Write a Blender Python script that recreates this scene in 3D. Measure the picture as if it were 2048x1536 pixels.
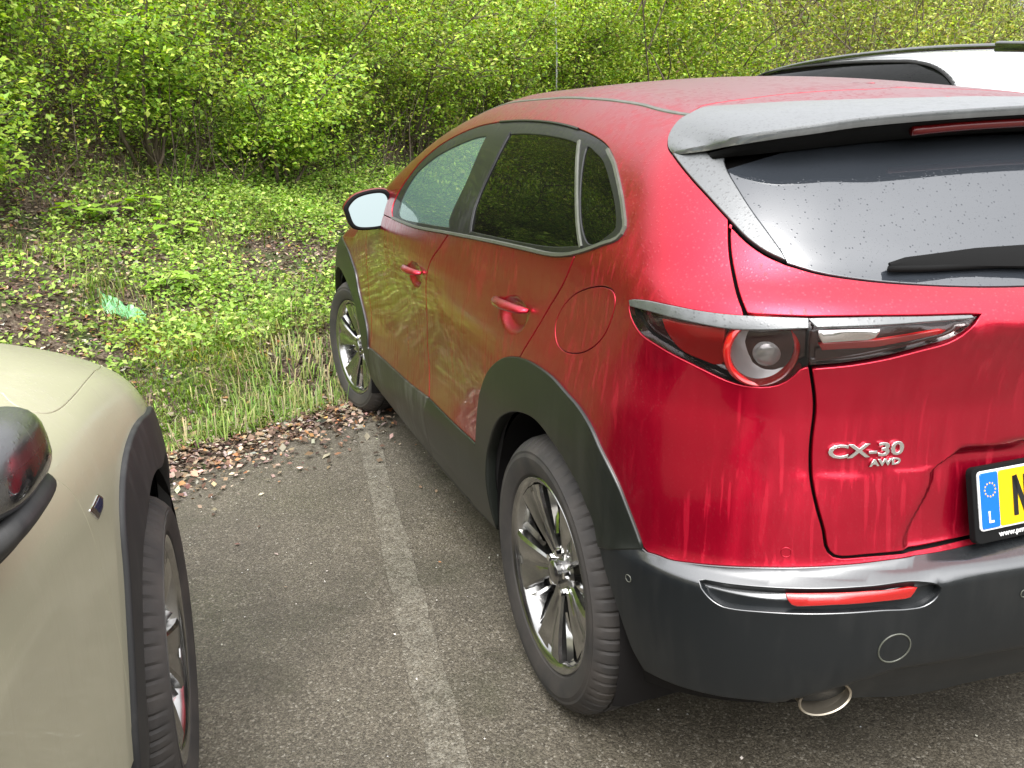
import bpy, bmesh, math, random
import numpy as np
from mathutils import Vector, Matrix, geometry
random.seed(7); rng=np.random.default_rng(7)
SC=bpy.context.scene
for _o in list(bpy.data.objects): bpy.data.objects.remove(_o)
COL=SC.collection
# ------------------------------------------------------------------ camera
_cd=bpy.data.cameras.new('camera'); CAM=bpy.data.objects.new('camera',_cd); COL.objects.link(CAM)
_cd.sensor_fit='HORIZONTAL'; _cd.sensor_width=36; _cd.lens=31.614; _cd.clip_start=.02; _cd.clip_end=2000
CAM.matrix_world=Matrix(((0.93990549,0.11213865,-0.32249432,-1.62226686),(-0.34078964,0.25008,-0.9062684,-1.87035234),(-0.02097834,0.96170937,0.27326726,1.40480732),(0,0,0,1)))
SC.camera=CAM
# ------------------------------------------------------------------ sky, sun, exposure
SUN_EL,SUN_AZ=math.radians(58),math.radians(200)
W=bpy.data.worlds.new('World'); SC.world=W; W.use_nodes=True
nt=W.node_tree; nt.nodes.clear()
sky=nt.nodes.new('ShaderNodeTexSky'); sky.sky_type='NISHITA'; sky.sun_disc=False; sky.sun_elevation=SUN_EL; sky.sun_rotation=SUN_AZ; sky.air_density=1.0; sky.dust_density=3.0; sky.ozone_density=1.0
hs=nt.nodes.new('ShaderNodeHueSaturation'); hs.inputs['Saturation'].default_value=.13
tc=nt.nodes.new('ShaderNodeTexCoord'); nz=nt.nodes.new('ShaderNodeTexNoise'); nz.inputs['Scale'].default_value=2.2; nz.inputs['Detail'].default_value=5
cr=nt.nodes.new('ShaderNodeMapRange'); cr.inputs['To Min'].default_value=.86; cr.inputs['To Max'].default_value=1.14
mx=nt.nodes.new('ShaderNodeMix'); mx.data_type='RGBA'; mx.blend_type='MULTIPLY'; mx.inputs[0].default_value=1
bg=nt.nodes.new('ShaderNodeBackground'); bg.inputs['Strength'].default_value=.15; wo=nt.nodes.new('ShaderNodeOutputWorld')
nt.links.new(sky.outputs[0],hs.inputs['Color']); nt.links.new(tc.outputs['Generated'],nz.inputs['Vector']); nt.links.new(nz.outputs[0],cr.inputs['Value'])
# overcast luminance rises about threefold from horizon to zenith
sxw=nt.nodes.new('ShaderNodeSeparateXYZ'); gz=nt.nodes.new('ShaderNodeMapRange'); gz.inputs['From Min'].default_value=0; gz.inputs['From Max'].default_value=.8; gz.inputs['To Min'].default_value=.48; gz.inputs['To Max'].default_value=1.75
nt.links.new(tc.outputs['Generated'],sxw.inputs[0]); nt.links.new(sxw.outputs[2],gz.inputs['Value'])
mm_=nt.nodes.new('ShaderNodeMath'); mm_.operation='MULTIPLY'; nt.links.new(cr.outputs[0],mm_.inputs[0]); nt.links.new(gz.outputs[0],mm_.inputs[1])
nt.links.new(hs.outputs[0],mx.inputs[6]); nt.links.new(mm_.outputs[0],mx.inputs[7]); nt.links.new(mx.outputs[2],bg.inputs[0]); nt.links.new(bg.outputs[0],wo.inputs[0])
_sd=bpy.data.lights.new('sun','SUN'); _sd.energy=.5; _sd.angle=math.radians(165); _sd.color=(1,.97,.92)
SUN=bpy.data.objects.new('sun',_sd); COL.objects.link(SUN)
_dir=Vector((math.sin(SUN_AZ)*math.cos(SUN_EL),math.cos(SUN_AZ)*math.cos(SUN_EL),math.sin(SUN_EL)))
SUN.rotation_euler=_dir.to_track_quat('Z','Y').to_euler()
vs=SC.view_settings; vs.view_transform='Standard'; vs.look='None'; vs.gamma=1; vs.use_curve_mapping=False; vs.exposure=1.32
SC.cycles.max_bounces=8; SC.cycles.transparent_max_bounces=24; SC.cycles.caustics_reflective=False; SC.cycles.caustics_refractive=False
# ------------------------------------------------------------------ car skins
def herm(xk, yk, x):
    """C1 cubic through knots (monotone-limited slopes); yk (n,) or (n,...)"""
    xk=np.asarray(xk,float); yk=np.asarray(yk,float); x=np.clip(x,xk[0],xk[-1])
    h=np.diff(xk); d=np.diff(yk)/h
    m=np.empty_like(yk); m[0]=d[0]; m[-1]=d[-1]
    w1=2*h[1:]+h[:-1]; w2=h[1:]+2*h[:-1]
    a=d[:-1];b=d[1:]
    with np.errstate(divide='ignore',invalid='ignore'):
        hm=(w1+w2)/(w1/a+w2/b)
    par=(a*h[1:]+b*h[:-1])/(h[1:]+h[:-1])
    m[1:-1]=np.where(a*b>0,0.5*hm+0.5*np.clip(par,-2*np.minimum(abs(a),abs(b)),2*np.minimum(abs(a),abs(b))),0)
    i=np.clip(np.searchsorted(xk,x)-1,0,len(xk)-2); t=(x-xk[i])/h[i]
    return ((2*t**3-3*t*t+1)*yk[i]+(t**3-2*t*t+t)*h[i]*m[i]+(-2*t**3+3*t*t)*yk[i+1]+(t**3-t*t)*h[i]*m[i+1])
def sstep(a,b,x):
    t=np.clip((x-a)/(b-a),0,1); return t*t*(3-2*t)
def smax(a,b,k):
    h=np.maximum(k-np.abs(a-b),0)/k
    return np.maximum(a,b)+h*h*k*.25
class Shape:
    """Closed car skin: side half-widths, nose, tail and top surface blended into one field."""
    def __init__(s,d):
        s.__dict__.update(d)
        zk=np.array(s.zk); s.tab=np.array(s.side)   # rows per station
        zz=np.linspace(zk[0],zk[-1],281)
        T=np.stack([herm(zk,r,zz) for r in s.tab])   # ny,nz
        # light smoothing of the vertical profile removes curvature jumps
        K=np.array([1,4,6,4,1])/16.
        for _ in range(s.smooth):
            P=np.pad(T,((0,0),(2,2)),'edge'); T=sum(K[j]*P[:,j:j+T.shape[1]] for j in range(5))
        yy=np.linspace(s.yk[0],s.yk[-1],601)
        G=np.stack([herm(s.yk,T[:,j],yy) for j in range(len(zz))],1)
        for _ in range(30):
            P=np.pad(G,((2,2),(0,0)),'edge'); G=sum(K[j]*P[j:j+G.shape[0]] for j in range(5))
        s.G=G; s.zz=zz; s.yy=yy
        s.T1={}
        for n in ('rear','front','roof'):
            k,v=np.array(getattr(s,n)).T; xs=np.linspace(k[0],k[-1],1201); vs=herm(k,v,xs)
            for _ in range(s.sm1.get(n,8)):
                P=np.pad(vs,(2,2),'edge'); vs=sum(K[j]*P[j:j+len(vs)] for j in range(5))
            s.T1[n]=(xs,vs)
    def t1(s,n,x):
        xs,vs=s.T1[n]; return np.interp(x,xs,vs)
    def X(s,y,z):
        fy=np.clip((y-s.yy[0])/(s.yy[-1]-s.yy[0])*600,0,599.999); fz=np.clip((z-s.zz[0])/(s.zz[-1]-s.zz[0])*280,0,279.999)
        i=fy.astype(int); j=fz.astype(int); a=fy-i; b=fz-j; G=s.G
        return (G[i,j]*(1-a)*(1-b)+G[i+1,j]*a*(1-b)+G[i,j+1]*(1-a)*b+G[i+1,j+1]*a*b)
    def F(s,P):
        x=np.abs(P[...,0]); y=P[...,1]; z=P[...,2]
        fs=x-s.X(y,z)+s.side_extra(x,y,z)
        fr=(s.t1('rear',z+s.rear_dz(x,z))+s.rear_k(z)*x*x+s.rear_extra(x,z))-y
        ff=y-(s.t1('front',z)-s.front_k(z)*x*x)
        ft=z-(s.t1('roof',y)-s.crown(y)*x*x)
        f=smax(fs,fr,s.kr(z)); f=smax(f,ff,s.kf(z)); f=smax(f,ft*s.ftw,s.kt(y))
        return f
    def N(s,P,e=.0015):
        g=np.stack([s.F(P+np.eye(3)[i]*e)-s.F(P-np.eye(3)[i]*e) for i in range(3)],-1)
        return g/np.linalg.norm(g,axis=-1,keepdims=True)
    # capsule coordinates (left half: x<0)
    def uv(s,P):
        x=-P[...,0];y=P[...,1];z=P[...,2]-s.zc
        r=np.where(y<s.y0,np.hypot(x,y-s.y0),np.where(y>s.y1,np.hypot(x,y-s.y1),x))
        th=np.where(y<s.y0,-np.arctan2(s.y0-y,x),np.where(y>s.y1,np.arctan2(y-s.y1,x),0))
        u=np.where(y<s.y0,s.y0+th*s.R,np.where(y>s.y1,s.y1+th*s.R,y))
        v=np.arctan2(z,r)*s.R
        return np.stack([u,v],-1)
    def P(s,uv,off=0.):
        u=uv[...,0];v=uv[...,1]
        th=np.where(u<s.y0,(u-s.y0)/s.R,np.where(u>s.y1,(u-s.y1)/s.R,0)); ph=v/s.R
        O=np.stack([0*u,np.clip(u,s.y0,s.y1),0*u+s.zc],-1)
        D=np.stack([-np.cos(th)*np.cos(ph),np.sin(th)*np.cos(ph),np.sin(ph)],-1)
        a=np.full(u.shape,.12); b=a.copy(); done=np.zeros(u.shape,bool)
        for t in np.arange(.16,2.2,.07):
            f=s.F(O+D*t); hit=(f>0)&~done; b=np.where(hit,t,b); a=np.where(~done&~hit,t,a); done|=hit
        b=np.where(done,b,2.2)
        for _ in range(22):
            m=(a+b)/2; f=s.F(O+D*m[...,None]); a=np.where(f<0,m,a); b=np.where(f<0,b,m)
        Q=O+D*((a+b)/2)[...,None]
        if np.any(off): Q=Q+s.N(Q)*np.asarray(off)[...,None] if np.ndim(off) else Q+s.N(Q)*off
        return Q
    def cast(s,o,D,off=0.,t0=.5,t1=9.):
        """first hit of rays with the skin pushed out by off"""
        t=np.full(len(D),t0); pf=None; out=np.full(len(D),np.nan); prev=t.copy()
        done=np.zeros(len(D),bool)
        for tt in np.arange(t0,t1,.01):
            Q=o+D*tt; f=s.F(Q)-off
            hit=(f<0)&~done; out[hit]=tt; done|=hit
            if done.all(): break
        miss=np.isnan(out); out=np.where(miss,t0,out); a=out-.01;b=out.copy()
        for _ in range(20):
            m=(a+b)/2; f=s.F(o+D*m[:,None])-off; a=np.where(f>0,m,a); b=np.where(f>0,b,m)
        Q=o+D*b[:,None]; Q[miss]=np.nan; return Q
RED=dict(
 zk=[.18,.26,.34,.44,.52,.62,.74,.86,.95,1.02,1.08,1.13,1.25,1.38,1.46,1.56],
 yk=[-.9,-.5,-.2,.1,.5,1.0,1.8,2.3,2.7,3.15,3.6],
 side=[
 [.74,.78,.80,.81,.82,.83,.84,.835,.825,.815,.805,.795,.74,.655,.59,.50],
 [.81,.83,.852,.866,.872,.875,.875,.868,.858,.853,.846,.824,.762,.685,.622,.53],
 [.82,.845,.872,.888,.892,.894,.891,.878,.859,.847,.839,.831,.780,.705,.645,.55],
 [.83,.852,.876,.890,.894,.895,.893,.880,.860,.847,.839,.832,.783,.712,.652,.56],
 [.83,.8525,.872,.882,.877,.878,.883,.879,.865,.853,.845,.837,.785,.715,.655,.565],
 [.83,.8525,.872,.880,.872,.866,.871,.878,.877,.865,.851,.839,.785,.715,.655,.565],
 [.83,.8525,.872,.880,.872,.864,.866,.874,.880,.877,.860,.842,.780,.705,.645,.55],
 [.83,.8525,.874,.886,.882,.878,.878,.876,.868,.850,.820,.80,.74,.66,.60,.50],
 [.83,.852,.878,.892,.894,.893,.888,.874,.856,.828,.79,.76,.70,.62,.56,.46],
 [.83,.852,.880,.894,.896,.894,.880,.858,.825,.785,.74,.70,.64,.56,.50,.40],
 [.70,.76,.80,.815,.815,.81,.80,.77,.73,.69,.66,.63,.57,.49,.43,.33]],
 smooth=3, sm1=dict(rear=2,front=10,roof=60),
 rear=[(0.15,-.58),(0.22,-.645),(0.28,-.682),(.34,-.708),(.37,-.722),(.405,-.738),(.424,-.748),(.432,-.774),(0.46, -0.786), (0.54, -0.798), (0.612,-.8015),(.620,-.7995),(.626,-.790),(0.647, -0.752), (0.672, -0.742), (0.76, -0.734), (0.84, -0.726), (0.9, -0.726), (0.96, -0.735), (1.02,-.752),(1.055,-.765),(1.067,-.768),(1.078,-.763),(1.096,-.750),(1.112,-.735),(1.126,-.716),(1.142, -0.693), (1.20,-.643),(1.30,-.560),(1.40,-.478),(1.48,-.400),(1.60,-.28)],
 front=[(.15,3.35),(.3,3.5),(.5,3.56),(.7,3.55),(.85,3.48),(.95,3.35),(1.05,3.0),(1.6,2.2)],
 roof=[(-.9,1.28),(-.5,1.385),(-.24,1.452),(.09,1.500),(.53,1.536),(.9,1.537),(1.2,1.511),(1.45,1.466),(1.75,1.375),(2.1,1.23),(2.4,1.085),(2.5,1.045),(2.65,1.03),(3.1,.985),(3.5,.86),(3.7,.73)],
 zc=.6,y0=.05,y1=2.75,R=.8,ftw=1.)
def make_red():
    d=dict(RED)
    d['rear_dz']=lambda x,z: .034*sstep(.3,.85,x)*sstep(.9,.72,z)*sstep(.40,.55,z)+.10*sstep(.45,.82,x)*sstep(.56,.44,z)
    d['rear_k']=lambda z: .17+.05*sstep(.9,1.3,z)
    d['front_k']=lambda z: .35+0*z
    d['crown']=lambda y: .10+0*y
    d['kr']=lambda z: .34-.12*sstep(.95,1.25,z)
    d['kf']=lambda z: .4+0*z
    d['kt']=lambda y: .11+0*y
    def sx(x,y,z):
        f=0*x
        for cy,cz in ((.245,.950),(1.215,.918)):
            r=np.hypot((y-cy)/1.9,(z-cz)/.95); f=f+.017*sstep(.050,.026,r)
        return f
    def rx(x,z):
        # number plate recess
        w=.452-.05*sstep(.66,.79,z)-.05*sstep(.79,.83,z)
        f=.016*sstep(w+.012,w-.012,x)*sstep(.63,.66,z)*sstep(.838,.816,z)
        # pressed line below the badge
        f=f-.0025*sstep(.808,.798,z)*sstep(w+.0,w+.03,x)*sstep(.72,.60,x)*sstep(.64,.68,z)
        return f
    d['side_extra']=sx; d['rear_extra']=rx
    return Shape(d)

BEIGE=dict(
 zk=[.18,.26,.34,.44,.55,.66,.76,.84,.90,.95,1.00,1.06,1.20,1.35,1.50],
 yk=[-3.4,-2.0,-1.2,-.7,-.35,0.,.3,.55,.8],
 side=[
 [.80,.83,.85,.855,.855,.855,.86,.865,.86,.85,.83,.81,.73,.64,.52],
 [.80,.83,.86,.865,.86,.860,.865,.872,.87,.86,.84,.815,.74,.65,.53],
 [.80,.83,.86,.865,.86,.858,.862,.870,.868,.858,.838,.81,.73,.64,.52],
 [.80,.83,.86,.868,.868,.868,.870,.870,.862,.848,.825,.79,.70,.61,.50],
 [.80,.84,.875,.885,.886,.885,.882,.876,.864,.848,.82,.785,.68,.57,.46],
 [.80,.85,.888,.898,.899,.898,.893,.882,.865,.842,.81,.77,.66,.53,.42],
 [.77,.82,.858,.866,.866,.864,.856,.840,.816,.785,.745,.69,.58,.48,.38],
 [.70,.74,.775,.79,.79,.785,.77,.745,.71,.67,.63,.58,.47,.38,.30],
 [.70,.73,.75,.755,.75,.74,.71,.67,.62,.57,.52,.47,.37,.28,.20]],
 smooth=3, sm1=dict(rear=8,front=30,roof=60),
 rear=[(.15,-3.4),(.5,-3.5),(.9,-3.45),(1.1,-3.3),(1.5,-2.9)],
 front=[(.15,.78),(.3,.86),(.5,.88),(.7,.86),(.8,.80),(.9,.70),(1.0,.45),(1.5,-.4)],
 roof=[(-3.5,1.2),(-3.0,1.50),(-2.0,1.60),(-1.4,1.57),(-1.0,1.36),(-.62,1.12),(-.5,1.095),(-.2,1.08),(.1,1.055),(.4,.995),(.7,.87),(.9,.72)],
 zc=.55,y0=-2.7,y1=.05,R=.8,ftw=1.)
def make_beige():
    d=dict(BEIGE)
    d['rear_dz']=lambda x,z: 0*x
    d['rear_k']=lambda z: .2+0*z
    d['front_k']=lambda z: .42+0*z
    d['crown']=lambda y: .09+0*y
    d['kr']=lambda z: .3+0*z
    d['kf']=lambda z: .3+0*z
    d['kt']=lambda y: .13+0*y
    d['side_extra']=lambda x,y,z: 0*x
    d['rear_extra']=lambda x,z: 0*x
    return Shape(d)
WHITE=dict(
 zk=[.18,.26,.34,.5,.7,.9,1.0,1.08,1.2,1.4,1.55,1.66],
 yk=[-.9,-.4,.2,1.2,2.2,2.8,3.3,3.7],
 side=[
 [.78,.80,.82,.83,.84,.84,.83,.81,.77,.69,.61,.53],
 [.82,.85,.87,.88,.88,.875,.865,.85,.82,.745,.675,.60],
 [.84,.87,.89,.895,.89,.88,.87,.855,.825,.755,.69,.62],
 [.84,.87,.885,.88,.875,.88,.875,.86,.825,.755,.69,.62],
 [.84,.87,.885,.88,.875,.88,.875,.86,.815,.74,.67,.60],
 [.84,.87,.89,.895,.89,.88,.86,.83,.77,.68,.60,.52],
 [.83,.86,.88,.885,.88,.86,.83,.79,.72,.62,.54,.46],
 [.76,.79,.81,.81,.80,.78,.74,.70,.62,.52,.44,.36]],
 smooth=3, sm1=dict(rear=12,front=30,roof=60),
 rear=[(.15,-.75),(.3,-.85),(.6,-.90),(.9,-.86),(1.05,-.82),(1.3,-.66),(1.5,-.5),(1.66,-.3)],
 front=[(.15,3.5),(.3,3.62),(.5,3.65),(.7,3.62),(.9,3.5),(1.05,3.2),(1.7,2.3)],
 roof=[(-.9,1.58),(-.5,1.675),(0,1.72),(.5,1.74),(1.0,1.735),(1.4,1.69),(1.75,1.58),(2.1,1.42),(2.5,1.20),(2.65,1.13),(3.2,1.05),(3.6,.90),(3.8,.78)],
 zc=.6,y0=.05,y1=2.75,R=.8,ftw=1.)
def make_white():
    d=dict(WHITE)
    for k,v in dict(rear_dz=0,rear_k=.18,front_k=.35,crown=.08,kr=.22,kf=.35,kt=.09,side_extra=0,rear_extra=0).items():
        if k in('rear_dz','side_extra','rear_extra'): d[k]=(lambda *a: 0*a[0])
        else: d[k]=(lambda z,v=v: v+0*z)
    return Shape(d)
# outlines on the skins: (along, around) coordinates in metres
D={
 'dlo_top':[(1.6153,0.4061),(1.6701,0.4375),(1.653,0.4973),(1.5675,0.5683),(1.4241,0.6263),(1.269,0.6635),(1.0591,0.6946),(0.8479,0.7081)],
 'dlo_top2':[(0.8479,0.7081),(0.6357,0.7082),(0.3904,0.6992),(0.2019,0.6842),(0.0783,0.6673),(-0.0147,0.6475),(-0.0973,0.6124),(-0.1757,0.5588),(-0.2167,0.5213),(-0.2382,0.4941),(-0.2276,0.4812),(-0.1763,0.4734),(-0.0927,0.4613),(-0.0688,0.4582)],
 'belt_r':[(-0.0688,0.4582),(-0.0089,0.4524),(0.0733,0.4469),(0.2274,0.4427),(0.501,0.4344),(0.8714,0.4212)],
 'belt_f':[(0.8714,0.4212),(1.2781,0.4059),(1.6153,0.4061)],
 'shut_b_up':[(0.8479,0.7081),(0.7678,0.6316),(0.8114,0.5627),(0.8361,0.4875),(0.8714,0.4212)],
 'shut_b':[(0.8714,0.4212),(0.9413,0.3797),(1.0031,0.3447),(1.0407,0.3055),(1.0669,0.2652),(1.0812,0.1944),(1.1273,0.0815),(1.11,-0.1007)],
 'shut_b_low':[(1.11,-0.1007),(1.15,-0.163),(1.137,-0.2324),(1.17,-0.3172)],
 'shut_c':[(-0.0688,0.4582),(-0.0371,0.415),(0.0278,0.3592),(0.0807,0.3068),(0.1348,0.25),(0.1553,0.2277)],
 'arch_r_front':[(0.5407,-0.0906),(0.5264,-0.0279),(0.4827,0.056),(0.4326,0.1052),(0.3797,0.1477),(0.3203,0.1804),(0.2673,0.2028),(0.2153,0.2168),(0.1553,0.2277)],
 'arch_r_rear':[(0.1553,0.2277),(0.0922,0.2335),(0.0153,0.2343),(-0.0563,0.229),(-0.1255,0.2141),(-0.1787,0.2011),(-0.2325,0.1773),(-0.2668,0.1485),(-0.2952,0.1236),(-0.3196,0.0973),(-0.3418,0.0639),(-0.3603,0.0339),(-0.3738,0.0109)],
 'arch_r_in':[(-0.2756,-0.0239),(-0.258,0.015),(-0.2284,0.0423),(-0.2039,0.0634),(-0.1669,0.0806),(-0.1371,0.0947),(-0.1033,0.1068),(-0.0678,0.1163),(-0.0304,0.1254),(0.0186,0.1307),(0.0858,0.1246),(0.1469,0.1124),(0.2172,0.0899),(0.2813,0.0605),(0.3378,0.0219),(0.3806,-0.0206),(0.4267,-0.0827),(0.43,-0.1618),(0.4254,-0.2249),(0.42,-0.2809)],
 'sill_top_f':[(2.169,-0.1481),(1.7093,-0.1256),(1.3719,-0.1168),(1.11,-0.1007)],
 'sill_top_r':[(1.11,-0.1007),(0.8115,-0.0996),(0.5407,-0.0906)],
 'sill_bot_f':[(2.27,-0.2996),(2.2,-0.3132),(1.9,-0.3187),(1.5,-0.3211),(1.17,-0.3172)],
 'sill_bot_r':[(1.17,-0.3172),(0.8,-0.3052),(0.42,-0.2809)],
 'arch_f_out':[(2.9677,0.2267),(2.87,0.2492),(2.7862,0.2448),(2.5785,0.2161),(2.4644,0.1791),(2.3896,0.1419),(2.3379,0.0671),(2.2582,-0.0067),(2.1907,-0.0708),(2.169,-0.1481)],
 'arch_f_in':[(2.9114,0.0887),(2.8584,0.1119),(2.7952,0.1175),(2.6794,0.1056),(2.5736,0.0762),(2.4646,0.0276),(2.388,-0.0348),(2.34,-0.0858),(2.2869,-0.1729)],
 'bump_top':[(-0.3738,0.0109),(-0.3856,0.0072),(-0.401,0.0085),(-0.4265,0.0076),(-0.4603,0.0115),(-0.5125,0.0176),(-0.5625,0.0228),(-0.6017,0.0259),(-0.6422,0.0288),(-0.6963,0.032),(-0.7537,0.0354),(-0.8173,0.038),(-0.9004,0.0433),(-1.0016,0.0469)],
 'lip':[(-0.4357,0.004),(-0.4511,-0.0038),(-0.4809,-0.0027),(-0.5183,-0.0009),(-0.5675,0.0018),(-0.6152,0.0041),(-0.6448,0.0059),(-0.7134,0.0102),(-0.7866,0.0138),(-0.8674,0.0176),(-0.9661,0.0196)],
 'bump_front':[(-0.2756,-0.0239),(-0.2932,-0.0616),(-0.3187,-0.1002),(-0.3392,-0.1414),(-0.3567,-0.1779),(-0.3792,-0.2068)],
 'bump_bot':[(-0.3792,-0.2068),(-0.4477,-0.1993),(-0.5068,-0.1914),(-0.5843,-0.1868),(-0.6284,-0.2114),(-0.7002,-0.2351),(-0.7951,-0.27),(-0.8745,-0.2823),(-0.959,-0.2844),(-1.1014,-0.298)],
 'hshut_up':[(-0.4537,0.5086),(-0.4642,0.4766),(-0.4723,0.4548),(-0.4815,0.4344),(-0.4995,0.4009),(-0.5193,0.3702)],
 'hshut_mid':[(-0.6019,0.3744),(-0.6095,0.3643),(-0.6069,0.3496),(-0.6067,0.3208)],
 'hshut_low':[(-0.6067,0.3208),(-0.6145,0.2855),(-0.6166,0.2648),(-0.6149,0.2162),(-0.6181,0.1712),(-0.6297,0.1244),(-0.6424,0.0858),(-0.6481,0.0594),(-0.6559,0.0468),(-0.6672,0.0415),(-0.7096,0.0423),(-0.7894,0.0444),(-0.893,0.0525),(-1.009,0.0585)],
 'lamp_top':[(-0.3105,0.384),(-0.352,0.3818),(-0.4077,0.3751),(-0.4529,0.3703),(-0.4927,0.3686),(-0.5195,0.369)],
 'lamp_top2':[(-0.5195,0.369),(-0.5636,0.3714),(-0.6019,0.3744)],
 'lamp_bot':[(-0.3105,0.384),(-0.3094,0.3756),(-0.3129,0.3665),(-0.3246,0.3535),(-0.3453,0.3385),(-0.3766,0.3271),(-0.4105,0.316),(-0.446,0.3058),(-0.4732,0.2975),(-0.499,0.2904),(-0.5238,0.2875),(-0.5479,0.2888),(-0.5671,0.2938),(-0.581,0.3018),(-0.5922,0.312),(-0.5979,0.318),(-0.6067,0.3208)],
 'ilamp_top':[(-0.6019,0.3744),(-0.6497,0.3809),(-0.7016,0.3885),(-0.8069,0.4023),(-0.8459,0.4065)],
 'ilamp_bot':[(-0.6067,0.3208),(-0.6592,0.3307),(-0.7071,0.343),(-0.7569,0.3587),(-0.8036,0.3734),(-0.8259,0.3863),(-0.8459,0.4065)],
 'trim_out_a':[(-0.2806,0.6189),(-0.3491,0.5767),(-0.4065,0.5408),(-0.4537,0.5086)],
 'trim_out_b':[(-0.4537,0.5086),(-0.4939,0.4804),(-0.527,0.464),(-0.5598,0.4546)],
 'trim_in':[(-0.5598,0.4546),(-0.5518,0.4661),(-0.5258,0.4918),(-0.483,0.5309),(-0.4502,0.5624),(-0.4184,0.5925),(-0.4014,0.6138),(-0.3963,0.6339),(-0.401,0.6601),(-0.4124,0.6889)],
 'glass_bot':[(-0.5598,0.4546),(-0.6065,0.4483),(-0.6683,0.4484),(-0.7494,0.4524),(-0.8367,0.4574),(-0.9438,0.4644)],
 'spoil_left':[(-0.2806,0.6189),(-0.258,0.6324),(-0.2336,0.6555),(-0.2177,0.6815),(-0.2056,0.7154),(-0.2115,0.7285)],
 'roof_gap':[(-0.2115,0.7285),(-0.201,0.7489),(-0.1836,0.7756),(-0.1923,0.8125),(-0.2246,0.8634),(-0.2862,0.9456),(-0.4695,1.04),(-1.0783,1.14)],
 'spoil_front':[(-0.2115,0.7285),(-0.2074,0.7469),(-0.2113,0.7653),(-0.2755,0.8017),(-0.39,0.8573),(-0.5305,0.9)],
 'seam':[(-0.2115,0.7285),(-0.155,0.7351),(0.0276,0.7601),(0.1925,0.7705),(0.3641,0.7757),(0.5477,0.783)],
 'crease_low':[(-0.469,-0.1866),(-0.5251,-0.1535),(-0.6073,-0.1247),(-0.6537,-0.1206),(-0.7064,-0.1216),(-0.7547,-0.133),(-0.8245,-0.1876),(-0.8997,-0.1959),(-1.05,-0.2028)],
 'cav':[(-0.4802,-0.0056),(-0.4965,-0.0234),(-0.5141,-0.032),(-0.5309,-0.0327),(-0.5714,-0.0293),(-0.6103,-0.0268),(-0.6809,-0.0236),(-0.7326,-0.0229),(-0.7701,-0.026),(-0.797,-0.0244),(-0.8154,-0.0114),(-0.8186,0.0054),(-0.7862,0.0124),(-0.7133,0.0089),(-0.645,0.0046),(-0.568,0.0003),(-0.519,-0.0025),(-0.4816,-0.0045)],
 'reflector':[(-0.6007,-0.0012),(-0.646,0.002),(-0.7127,0.0058),(-0.7829,0.0064),(-0.7736,-0.0084),(-0.7312,-0.0084),(-0.6631,-0.0112),(-0.6123,-0.0159)],
 'gf':[(0.8817,0.6727),(0.984,0.6662),(1.2002,0.6375),(1.371,0.6048),(1.5278,0.5505),(1.5727,0.4896),(1.5673,0.4297),(1.5374,0.4162),(1.1333,0.4213),(0.8786,0.4315)],
 'gf_r':[(0.8969,0.4521),(0.8684,0.5628),(0.8817,0.6727)],
 'gr':[(0.6716,0.6769),(0.5591,0.6778),(0.4235,0.6752),(0.2472,0.6666),(0.1733,0.6599)],
 'gr_r':[(0.1678,0.66),(-0.0799,0.4695)],
 'gr_b':[(-0.0799,0.4695),(-0.0016,0.4636),(0.0794,0.457),(0.231,0.4499),(0.505,0.4418),(0.6706,0.438)],
 'gr_f':[(0.6706,0.438),(0.6997,0.5251),(0.6883,0.6069),(0.6861,0.6796)],
 'gq':[(-0.1013,0.4732),(-0.1872,0.4899),(-0.199,0.4992),(-0.1912,0.5129),(-0.1823,0.5239),(-0.1445,0.557),(-0.0702,0.6031),(-0.0185,0.627),(0.0434,0.6426),(0.1144,0.6516)],
 'trimstrip':[(1.6172,0.4075),(1.2795,0.4072),(0.8722,0.4223),(0.5015,0.4354),(0.2278,0.4436),(0.0738,0.4477),(-0.0084,0.4532),(-0.0921,0.4621),(-0.1757,0.4742),(-0.2253,0.4821),(-0.2356,0.4943),(-0.214,0.5216),(-0.1727,0.5591),(-0.0945,0.6116),(-0.0187,0.6434)],
 'fuel':[(-0.2153,0.4064),(-0.2517,0.3971),(-0.2606,0.3828),(-0.2519,0.3562),(-0.2275,0.328),(-0.1854,0.3054),(-0.1311,0.2909),(-0.0684,0.2882),(-0.0286,0.3014),(-0.013,0.3291),(-0.0301,0.3587),(-0.0788,0.388),(-0.1503,0.4045)],
 'gloss_low':[(-0.3161,0.3754),(-0.3645,0.368),(-0.4115,0.3604),(-0.4701,0.3538),(-0.508,0.3519),(-0.5552,0.3553),(-0.604,0.362)],
 'gloss_low2':[(-0.6146,0.3648),(-0.657,0.3711),(-0.7021,0.3786),(-0.7615,0.3898),(-0.838,0.4026)],
 'redseg':[(-0.3857,0.3566),(-0.412,0.3523),(-0.4582,0.3487),(-0.493,0.3482),(-0.4872,0.3327),(-0.4914,0.3145),(-0.4824,0.3069),(-0.456,0.311),(-0.4201,0.3209),(-0.3973,0.3386)],
 'bplate':[(-0.994,0.2249),(-0.8948,0.2138),(-0.8577,0.2026),(-0.8303,0.186),(-0.8193,0.1642),(-0.8001,0.1127),(-0.7911,0.0752),(-0.793,0.0466)],
 'charline':[(-0.6384,0.1693),(-0.7249,0.1793),(-0.8271,0.1843)],
}
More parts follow.
